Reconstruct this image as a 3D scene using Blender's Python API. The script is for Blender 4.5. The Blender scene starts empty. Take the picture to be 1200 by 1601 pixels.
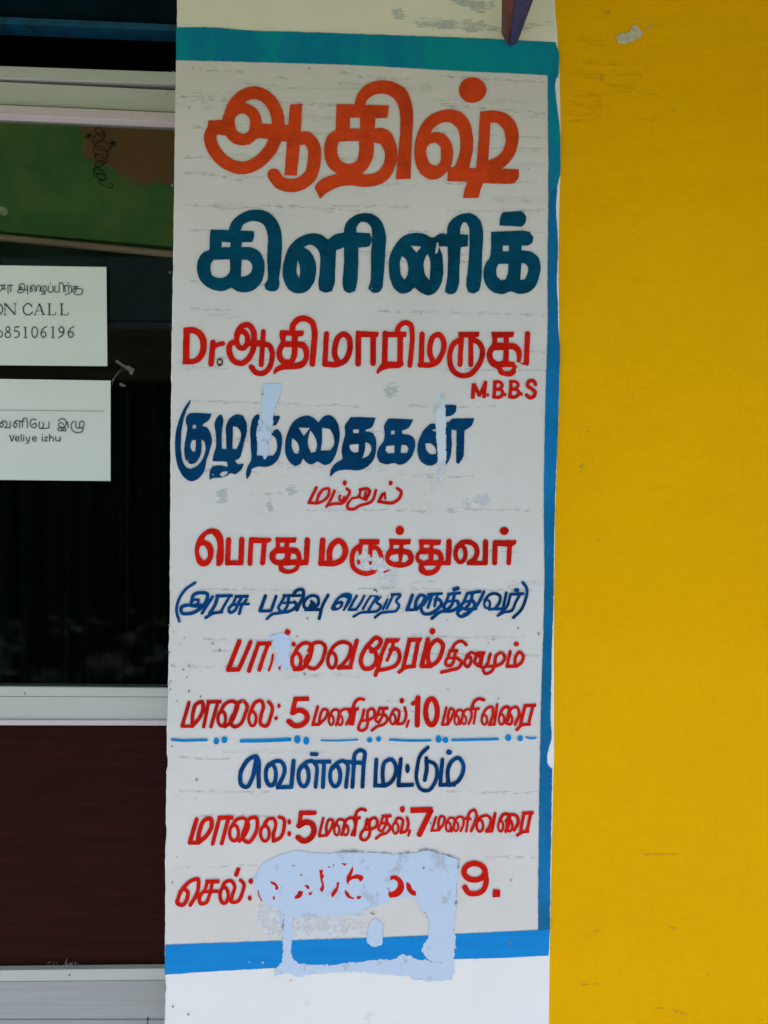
import bpy, bmesh, math, random
import numpy as np
R=math.radians
scene=bpy.context.scene
# ---------------------------------------------------------------- camera
S=0.0013; D=1.6; ZC=1.55                 # 1.3 mm wall module; camera 1.6 m from the wall, 1.55 m up
cam=bpy.data.objects.new('camera',bpy.data.cameras.new('camera')); scene.collection.objects.link(cam)
cam.location=(0,-D,ZC); cam.rotation_euler=(R(90),0,0)
cam.data.sensor_fit='VERTICAL'; cam.data.sensor_height=36; cam.data.lens=36*(D/S)/1601
cam.data.clip_start=0.05; cam.data.clip_end=300
scene.camera=cam
# ---------------------------------------------------------------- daylight
ELEV=58.5
w=bpy.data.worlds.new('World'); scene.world=w; w.use_nodes=True
nt=w.node_tree; bg=nt.nodes['Background']; sky=nt.nodes.new('ShaderNodeTexSky')
sky.sky_type='NISHITA'; sky.sun_disc=False; sky.sun_elevation=R(ELEV); sky.sun_rotation=R(160); sky.dust_density=1.0
nt.links.new(sky.outputs[0],bg.inputs[0]); bg.inputs[1].default_value=0.105
sl=bpy.data.lights.new('sun','SUN'); sl.energy=4.6; sl.angle=R(0.53); sl.color=(1,.93,.84)
so=bpy.data.objects.new('sun',sl); scene.collection.objects.link(so)
so.rotation_euler=(R(90-ELEV),0,R(20)); so.location=(2,-5,8)
vs=scene.view_settings; vs.view_transform='Standard'; vs.look='None'; vs.gamma=1; vs.use_curve_mapping=False
vs.exposure=1.95

# ---------------------------------------------------------------- brush lettering engine

GX0,GY0,GR=-40.0,-20.0,0.5       # lattice of the lettering, in units of the wall's 1.3 mm module
GW,GH=2300,3300
KEEP=False
def _noise(scale,seed):
    rs=np.random.RandomState(seed)
    h=int(GH*GR/scale)+3; w=int(GW*GR/scale)+3
    g=rs.rand(h,w).astype(np.float32)*2-1
    ys=np.arange(GH)*GR/scale; xs=np.arange(GW)*GR/scale
    yi=ys.astype(int); xi=xs.astype(int); fy=(ys-yi)[:,None]; fx=(xs-xi)[None,:]
    fy=fy*fy*(3-2*fy); fx=fx*fx*(3-2*fx)
    a=g[yi][:,xi]; b=g[yi][:,xi+1]; c=g[yi+1][:,xi]; d=g[yi+1][:,xi+1]
    return ((a*(1-fx)+b*fx)*(1-fy)+(c*(1-fx)+d*fx)*fy).astype(np.float32)
_N1=_noise(9,1); _N2=_noise(3.2,2); _N3=_noise(1.5,3)
_N4=_noise(1.3,9);      # stretched sideways, for smears and brushed dirt
_N4=np.stack([np.interp(np.arange(GW)*.12,np.arange(GW),r) for r in _N4]).astype(np.float32)
def cr(pts,closed):
    """smooth curve through the points; sharp turns stay corners"""
    n=len(pts)
    if n<3 and not closed: return np.array(pts,float)
    P=np.array(pts,float); out=[]
    corner=[False]*n
    for i in range(n):
        if closed or 0<i<n-1:
            a=P[i]-P[i-1]; b=P[(i+1)%n]-P[i]
            la=np.hypot(*a[:2]); lb=np.hypot(*b[:2])
            if la<1e-6 or lb<1e-6: corner[i]=True; continue
            c=(a[0]*b[0]+a[1]*b[1])/(la*lb)
            if c<math.cos(math.radians(50)): corner[i]=closed or c<-0.2
        else: corner[i]=True
    m=n if closed else n-1
    for i in range(m):
        p1=P[i]; p2=P[(i+1)%n]
        p0=P[i-1] if (closed or i>0) else p1; p3=P[(i+2)%n] if (closed or i+2<n) else p2
        L=np.hypot(*(p2-p1)[:2])
        def tan(pa,pb,pc,isc,fwd):
            if isc: return (p2-p1)*1.0
            l1=np.hypot(*(pb-pa)[:2])+1e-6; l2=np.hypot(*(pc-pb)[:2])+1e-6
            t=(pb-pa)/l1*l2/(l1+l2)+(pc-pb)/l2*l1/(l1+l2)
            return t*min(L,2.2*min(l1,l2))
        t1=tan(p0,p1,p2,corner[i],True); t2=tan(p1,p2,p3,corner[(i+1)%n],False)
        k=max(2,min(10,int(L/2.0)+1))
        for j in range(k):
            s=j/k; s2=s*s; s3=s2*s
            out.append((2*s3-3*s2+1)*p1+(s3-2*s2+s)*t1+(-2*s3+3*s2)*p2+(s3-s2)*t2)
    if not closed: out.append(P[-1])
    return np.array(out)
class Word:
    def __init__(s): s.f=np.full((GH,GW),9.0,np.float32); s.ub=[GW,GH,0,0]; s.colour=''; s.done=False; s.n=0; s.label=None
    def win(s,x0,y0,x1,y1,m=3):
        i0=max(0,int((x0-m-GX0)/GR)); i1=min(GW,int((x1+m-GX0)/GR)+2)
        j0=max(0,int((y0-m-GY0)/GR)); j1=min(GH,int((y1+m-GY0)/GR)+2)
        u=s.ub; u[0]=min(u[0],i0);u[1]=min(u[1],j0);u[2]=max(u[2],i1);u[3]=max(u[3],j1)
        X=GX0+np.arange(i0,i1)*GR; Y=GY0+np.arange(j0,j1)*GR
        return slice(j0,j1),slice(i0,i1),X[None,:],Y[:,None]
    def stroke(s,pts,w,flat0=False,flat=False):
        if flat or flat0:
            pass
        for a,b in zip(pts[:-1],pts[1:]):
            r=w/2
            J,I,X,Y=s.win(min(a[0],b[0])-r,min(a[1],b[1])-r,max(a[0],b[0])+r,max(a[1],b[1])+r)
            dx,dy=b[0]-a[0],b[1]-a[1]; L=math.hypot(dx,dy)
            if L<1e-6: continue
            if flat:
                ux,uy=dx/L,dy/L
                u=(X-a[0])*ux+(Y-a[1])*uy; v=np.abs(-(X-a[0])*uy+(Y-a[1])*ux)
                d=np.maximum(v-r,np.maximum(-u,u-L))
            else:
                t=np.clip(((X-a[0])*dx+(Y-a[1])*dy)/(L*L),0,1)
                d=np.hypot(X-a[0]-t*dx,Y-a[1]-t*dy)-r
            s.f[J,I]=np.minimum(s.f[J,I],d)
    def polysdf(s,pts):
        x=pts[:,0];y=pts[:,1]
        J,I,X,Y=s.win(x.min(),y.min(),x.max(),y.max())
        sh=(Y.shape[0],X.shape[1]); ins=np.zeros(sh,bool); d=np.full(sh,1e9)
        n=len(pts)
        for k in range(n):
            ax,ay=pts[k];bx,by=pts[(k+1)%n]
            if ay!=by:
                c=((ay>Y)!=(by>Y))&(X<(bx-ax)*(Y-ay)/(by-ay)+ax); ins^=c
            # distance near this edge only
            i0=max(0,int((min(ax,bx)-3-X[0,0])/GR)); i1=int((max(ax,bx)+3-X[0,0])/GR)+2
            j0=max(0,int((min(ay,by)-3-Y[0,0])/GR)); j1=int((max(ay,by)+3-Y[0,0])/GR)+2
            XX=X[:,i0:i1];YY=Y[j0:j1]; dx,dy=bx-ax,by-ay; L2=dx*dx+dy*dy+1e-9
            t=np.clip(((XX-ax)*dx+(YY-ay)*dy)/L2,0,1)
            q=np.hypot(XX-ax-t*dx,YY-ay-t*dy)
            d[j0:j1,i0:i1]=np.minimum(d[j0:j1,i0:i1],q)
        d=np.minimum(d,8)
        return J,I,np.where(ins,-d,d)
    def poly(s,pts,neg=False):
        J,I,d=s.polysdf(pts)
        if neg: s.f[J,I]=np.maximum(s.f[J,I],-d)
        else: s.f[J,I]=np.minimum(s.f[J,I],d)
    def ring(s,cx,cy,rx,ry,w=None):
        th=np.linspace(0,2*math.pi,33)
        P=np.stack([cx+rx*np.cos(th),cy+ry*np.sin(th)],1)
        if w is None: s.poly(P[:-1])
        else: s.stroke(P,w)
def parse(text,named):
    words=[];W=None
    for ln in text.strip().split('\n'):
        ln=ln.strip()
        if not ln or ln[0]=='#': continue
        k=ln[0]
        if k=='W':
            if W is not None: close(W,named)
            key=None
            if '@' in ln: ln,key=ln.split('@'); key=key.strip()
            q=[a.strip() for a in ln[1:].split(' : ')]
            W=Word(); W.colour=q[0];W.label=q[1];W.n=float(q[2][1:]);W.name=q[3] if len(q)>3 else 'painted_lettering'; W.done=False
            words.append(W)
            if key: named.setdefault(key,[]).append(W)
            continue
        if k=='R': ox,oy,sc=map(float,ln[1:].split()); continue
        if k=='X':
            for o in named.get(ln[1:].strip(),[]):
                finish(o); W.f=np.maximum(W.f,-o.f)
            continue
        a=ln.split(' ',1)
        if k in 'EF':
            v=[float(t) for t in a[1].split(',')]
            W.ring(ox+v[0]/sc,oy+v[1]/sc,v[2]/sc,v[3]/sc,v[4]/sc if k=='E' else None); continue
        pts=[(ox+float(p.split(',')[0])/sc,oy+float(p.split(',')[1])/sc) for p in a[1].split()]
        if k=='P': W.poly(cr(pts,True))
        elif k=='N': W.poly(cr(pts,True),True)
        elif k=='S': W.stroke(cr(pts,False),float(a[0][1:])/sc)
        elif k=='T': W.stroke(cr(pts,False),float(a[0][1:])/sc)
        elif k=='L': W.stroke(np.array(pts),float(a[0][1:])/sc,flat=True)
    close(W,named)
    return words
def close(w,named):
    finish(w); w.V,w.F=contour(w)
    if not KEEP and not any(w in v for v in named.values()): w.f=None
def finish(w):
    if w.done: return
    w.done=True
    if w.n>0:
        n=_N1*.45+_N2*.35+_N3*.35 if w.n<1 else _N1*.9+_N2*.8+_N3*.6
        if getattr(w,'colour','') in('guide','palegray','filmdark','ydirt'): n=_N4*1.1+_N1*.35+_N3*.25
        w.f+=n*w.n
def contour(w):
    """marching squares: triangles of the painted area, in lattice units"""
    i0,j0,i1,j1=w.ub; f=w.f[j0:j1,i0:i1].copy()
    f[0,:]=f[-1,:]=1; f[:,0]=f[:,-1]=1
    f[np.abs(f)<1e-4]=1e-4
    ins=f<0
    c=ins[:-1,:-1].astype(int)+ins[:-1,1:]+ins[1:,1:]+ins[1:,:-1]
    V=[];F=[]
    full=(c==4)
    for j in range(full.shape[0]):
        r=full[j]
        if not r.any(): continue
        d=np.diff(np.concatenate([[0],r.astype(int),[0]])); st=np.where(d==1)[0]; en=np.where(d==-1)[0]
        for a,b in zip(st,en):
            n=len(V); V+=[(a,j),(b,j),(b,j+1),(a,j+1)]; F.append((n,n+1,n+2,n+3))
    jj,ii=np.where((c>0)&(c<4))
    fl=f
    for j,i in zip(jj.tolist(),ii.tolist()):
        q=[(i,j),(i+1,j),(i+1,j+1),(i,j+1)]; v=[fl[j,i],fl[j,i+1],fl[j+1,i+1],fl[j+1,i]]
        out=[]
        for k in range(4):
            a=v[k];b=v[(k+1)&3]
            if a<0: out.append(q[k])
            if (a<0)!=(b<0):
                t=a/(a-b); out.append((q[k][0]+(q[(k+1)&3][0]-q[k][0])*t,q[k][1]+(q[(k+1)&3][1]-q[k][1])*t))
        if len(out)>=3:
            n=len(V); V+=out; F.append(tuple(range(n,n+len(out))))
    return [(GX0+(a+i0)*GR,GY0+(b+j0)*GR) for a,b in V],F

PATCH='''W paleblue : pale blue patch of peeled paint under the lettering : n1.6 : peeled_patch @strips
R 380 1320 3
P 50,165 80,110 150,60 230,35 350,42 520,38 640,40 700,45 780,42 860,28 930,45 1010,70 1005,180 998,300 990,420 995,470 985,545 990,600 975,635 880,640 790,630 780,615 640,608 540,598 440,600 330,608 260,618 210,605 150,618 155,580 175,555 182,510 183,455 175,300 95,270 60,230
N 230,345 400,340 540,320 600,300 685,275 690,255 740,250 800,250 830,300 865,360 870,430 845,470 837,495 860,525 880,547 925,555 810,538 780,522 740,515 715,535 690,540 630,538 560,552 450,560 320,566 260,556 228,535 222,500 230,460
P 620,345 655,375 655,440 650,470 620,482 580,465 585,420 595,370
F 148,528,7,5
F 92,555,4,6
F 28,553,3,3
R 265 600 4.8
P 690,0 835,0 830,60 820,130 790,200 775,320 760,400 740,440 738,540 715,570 690,540 655,520 660,320 685,190 695,100
R 260 900 4
P 640,375 680,362 760,378 778,400 775,470 770,590 712,590 720,560 682,540 690,480 665,460 670,400 645,400
W palestrip : faint pale strip peeled across the dark blue fourth line : n1.4 : peeled_patch @strips
R 500 600 4.8
P 862,80 935,70 942,200 945,560 938,640 905,650 885,600 870,300 852,200
W palewhite : mottled whitish scraped area low on the panel : n4 : scraped_patch @peelmid
R 550 810 4.2857
P 35,235 60,240 75,262 120,250 150,258 185,248 205,280 215,330 300,345 310,400 260,470 200,480 185,420 170,362 100,350 55,345 32,315
W palewhite : mottled whitish scraped area beside the large pale patch : n5 : scraped_patch
R 380 1320 3
P 80,282 400,345 560,335 570,430 235,448 180,440 100,430 75,350
R 500 600 4.8
P 868,640 935,640 930,760 900,800 880,720
W palegray : faint grey-blue smears of old paint above the teal band : n4 : paint_smear
R 470 0 3
P 700,0 910,0 905,40 850,55 780,38 720,12
P 530,98 600,92 700,95 880,110 940,140 880,150 700,138 550,118
P 1040,130 1090,108 1180,100 1180,108 1100,125 1050,150
P 425,50 470,40 500,80 440,90
R 265 600 4.8
F 400,850,40,60
F 750,910,25,40
F 915,800,35,30
R 560 480 4
F 205,520,40,50
W chip : small whitish chip in the yellow paint near its top : n1.5 : chipped_spot
R 870 0 3.636
P 335,205 350,195 385,190 420,180 425,150 445,150 490,185 485,200 430,235 380,250 345,248
F 520,160,10,6
F 540,150,8,5
W yellowdirt : faint brownish scuffs on the yellow paint : n2.2 : scuff_mark
R 870 0 3.636
F 255,445,10,12
F 680,630,12,5
S9 270,78 310,66
R 820 520 4.71
S22 405,1020 430,975
F 460,725,16,6
F 800,475,9,5
F 540,1528,12,5
W guide : broken grey guide lines and dirty streaks across the panel : n2.7 : dirt_streak
R 0 0 1
S2.6 300,158 385,158.2 470,160
S2.6 465,163 512,164.6 560,166
S2.6 280,152 305,152.1 330,153
S2.6 290,270 355,274.3 420,278
S2.6 290,321 345,323.9 400,326
S2.6 420,322 490,324.7 560,330
S2.6 520,322 580,321.5 640,324
S2.6 700,330 775,330.0 850,328
S2.6 296,360 338,360.8 380,363
S2.6 640,363 745,361.7 850,362
S2.6 560,407 600,409.5 640,409
S2.6 720,408 785,408.9 850,410
S2.6 300,440 360,443.5 420,445
S2.6 300,482 336,483.9 372,486
S2.6 590,485 720,488.9 850,492
S2.6 300,574 330,574.5 360,577
S2.6 300,625 385,628.9 470,632
S2.6 430,632 495,634.1 560,634
S2.6 640,634 710,635.1 780,636
S2.6 680,576 770,578.2 860,579
S2.6 620,742 680,744.5 740,746
S2.6 480,797 605,797.2 730,800
S2.6 700,795 775,797.3 850,798
S2.6 310,920 385,921.8 460,923
S2.6 560,920 695,920.9 830,923
S2.6 320,1000 375,999.6 430,1002
S2.6 640,994 730,996.1 820,996
S2.6 280,1185 320,1185.9 360,1187
S2.6 280,1236 350,1237.7 420,1238
S2.6 700,1237 770,1239.6 840,1240
S2.6 280,1355 340,1354.6 400,1353
S2.6 300,1273 360,1275.3 420,1275
S2.6 760,1340 800,1339.7 840,1340
S2.6 290,246 325,247.4 360,247
S2.6 500,285 575,287.3 650,290
S2.6 690,205 770,211.3 850,215
S2.6 680,118 765,124.1 850,128
S2.6 690,165 770,170.3 850,178
S2.6 700,288 775,284.9 850,284
S2.6 300,200 360,199.2 420,200
S2.6 560,120 600,122.4 640,122
S2.6 300,110 340,110.8 380,112
S2.6 330,560 395,562.4 460,564
S2.6 300,735 360,735.9 420,738
S2.6 570,860 700,861.0 830,862
S2.6 600,1022 720,1023.2 840,1025
S2.6 300,1042 360,1042.1 420,1043
S2.2 702,254 760,252
S2.2 571,674 606,676
S2.2 391,772 442,772
S2.2 576,136 631,137
S2.2 375,193 399,191
S2.2 585,214 602,216
S2.2 331,1017 363,1019
S2.2 526,114 545,112
S2.2 317,155 371,155
S2.2 444,281 479,281
S2.2 426,334 470,338
S2.2 817,550 850,550
S2.2 726,267 768,267
S2.2 818,182 850,184
S2.2 607,1111 659,1114
S2.2 421,120 458,123
S2.2 646,911 692,909
S2.2 347,278 378,281
S2.2 752,181 790,180
S2.2 605,1096 636,1096
S2.2 671,395 729,398
S2.2 419,184 475,188
S2.2 560,166 618,167
S2.2 384,131 442,135
S2.2 514,217 550,220
S2.2 508,331 537,335
W speck : scattered dark pinholes and nicks in the plaster : n0.6 : pinhole
R 0 0 1
F 269,1040,1.4,1.6
F 267,657,1.1,1.5
F 699,969,0.9,1.1
F 294,1586,1.4,2.0
F 565,199,0.8,0.8
F 264,1070,0.7,1.1
F 785,1021,1.1,1.4
F 269,1167,1.3,1.2
F 276,1096,0.9,1.0
F 277,162,0.9,1.3
F 295,1081,1.4,2.2
F 264,977,1.4,1.2
F 771,1000,1.0,1.4
F 581,451,1.0,1.0
F 262,147,1.1,1.5
F 296,168,1.2,1.9
F 700,1077,0.9,0.9
F 343,1017,1.4,2.4
F 842,991,1.5,2.2
F 295,1041,1.3,2.0
F 292,1059,1.2,1.7
F 286,1047,1.4,2.0
F 280,969,0.8,1.2
F 332,1006,1.5,2.2
F 673,1287,1.5,2.0
F 267,1065,1.0,1.4
F 799,1376,1.4,1.3
F 779,1092,0.8,1.3
F 797,1475,1.2,2.0
F 300,107,1.1,1.3
F 273,1042,1.0,1.5
F 480,967,1.4,1.7
F 264,1020,1.5,2.4
F 464,995,1.4,1.5
F 264,1068,0.8,0.8
F 306,1248,0.7,0.8
F 658,490,1.0,1.4
F 269,290,1.4,2.4
F 810,982,1.2,1.8
F 379,1097,1.2,1.6
F 265,426,1.4,2.1
F 269,1380,1.1,1.7
F 763,1005,0.8,0.8
F 826,264,0.9,0.8
F 313,1089,1.3,1.7
F 683,201,1.1,2.0
F 271,988,0.8,0.8
F 288,997,1.1,1.1
F 476,1054,1.4,1.7
F 662,1357,1.5,2.2
F 281,1008,0.8,1.2
F 276,1340,0.9,1.4
F 307,1219,1.5,2.5
F 270,112,1.2,1.6
F 293,721,1.4,2.1
F 270,1574,1.5,1.5
F 474,1053,0.8,0.7
F 266,1078,1.3,1.7
F 483,107,1.1,1.6
F 454,1533,1.0,1.2
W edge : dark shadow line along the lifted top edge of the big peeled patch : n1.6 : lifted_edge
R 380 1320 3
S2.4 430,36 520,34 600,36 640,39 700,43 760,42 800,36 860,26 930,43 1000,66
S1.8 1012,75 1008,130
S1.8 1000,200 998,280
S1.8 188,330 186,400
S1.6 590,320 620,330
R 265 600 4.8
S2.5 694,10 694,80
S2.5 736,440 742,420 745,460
W filmdark : soft dirty brush streaks over the old panel paint : n3.5 : dirt_streak
R 0 0 1
S8 448,1056 560,1057
S9 766,311 848,312
S6 283,729 340,730
S9 518,393 662,398
S10 314,686 383,689
S5 303,144 374,149
S8 444,246 586,246
S5 471,388 571,389
S9 493,277 564,282
S7 677,156 821,159
S8 742,233 848,235
S5 307,318 473,323
S9 351,245 472,244
S7 465,276 590,278
S8 531,131 615,134
S6 443,279 587,277
S6 634,868 737,868
S5 350,1174 513,1176
S8 333,323 381,324
S6 454,205 531,210
S6 330,492 377,495
S9 437,727 601,732
S10 595,140 670,138
S9 671,280 778,283
S10 535,948 640,952
S5 421,139 562,139
S5 305,269 363,271
S8 409,182 550,183
S10 450,538 541,536
S8 796,328 838,333
S7 345,206 444,209
S10 322,167 441,169
S9 795,912 848,910
S7 800,257 848,258
W filmlight : pale bluish scuffs and drips on the plaster : n3.5 : scuff_mark
R 0 0 1
F 510,563,12,9
F 513,770,20,10
F 671,760,14,11
F 753,781,15,10
F 799,1306,17,7
F 673,794,6,10
F 731,790,8,9
F 289,569,11,10
W splash : faint grey splash dirt on the white base of the pillar : n3 : dirt_streak
R 0 0 1
F 300,1614,18,7
F 486,1567,19,3
F 579,1589,9,10
F 264,1382,4,29
F 277,239,4,23
F 268,1091,5,22
F 273,626,3,11
F 274,511,6,25
F 265,1332,6,30
F 268,1033,4,26
F 275,454,5,11
F 270,900,6,13
F 268,1022,6,14
W ydirt : faint brown brush streaks on the yellow wall : n3.5 : dirt_streak
R 0 0 1
S6 883,177 938,180
S9 896,160 950,165
S7 952,135 988,135
S6 989,183 1019,188
S7 894,187 935,190
S9 905,112 959,114
S9 902,96 940,101
S9 896,148 946,150
S9 970,117 1000,119
S6 940,99 995,100
S4 966,144 1026,146
S5 901,111 950,116
S8 897,116 932,120
S9 892,163 928,167
S8 904,64 941,67
W nick : small nicks and scratches in the yellow plaster : n0.8 : nick_mark
R 870 1160 3.63
S7 640,1048 665,1058 690,1066
S7 858,1310 866,1320 872,1322
S4 140,1378 240,1376
S6 560,1515 600,1510
S6 650,1522 740,1550
S5 180,1100 235,1065
S4 500,640 700,640
F 520,645,6,5
F 700,845,5,4
'''

LET0='''W cream : cream repainted strip above the teal band : n0.5 : overpaint
R 0 0 1
P 278,-30 868,-30 866,20 868,60 800,64 700,60 560,55 380,49 277,45
W graypaint : greyish inner panel of paint behind the lettering : n0.5 : panel_paint
R 0 0 1
P 275,94 430,98 560,102 700,110 856,118 858,250 856,400 851,900 845,1130 841,1456 640,1466 430,1474 320,1478 258,1480 262,1200 266,900 270,500 273,200
W bandtop : teal painted top band of the border : n0.7 : border_band
R 0 0 1
P 275,43 330,43 380,47 470,50 560,53 640,56 700,58 790,62 868,66 873,80 874,100 872,122 856,118 700,110 560,102 430,98 275,94
P 856,112 874,112 871,119 868,130 871,170 875,200 876,240 875,275 871,290 869,312 866,300 862,318 858,306 857,250 856,112
W bandright : darker blue right band of the border : n0.8 : border_band
R 0 0 1
P 857,292 862,300 866,292 871,292 869,330 871,360 872,380 871,420 870,440 872,480 873,520 875,540 874,600 873,640 871,700 869,740 868,770 866,850 865,940 863,1000 862,1040 861,1090 861,1130 862,1155 858,1170 855,1185 857,1197 863,1202 862,1260 861,1330 860,1380 860,1453 841,1455 842,1300 845,1130 851,900 850,800 853,600 856,520 856,400 857,320
W bandbottom : bright blue bottom band of the border scarred by a peeled patch : n0.7 : border_band
R 0 0 1
P 258,1477 320,1475 430,1471 520,1468 640,1464 760,1458 860,1453 857,1494 800,1497 700,1500 640,1502 560,1508 440,1513 300,1521 257,1524
X strips
R 380 1320 3
P 932,520 975,532 985,545 940,545
'''

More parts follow.
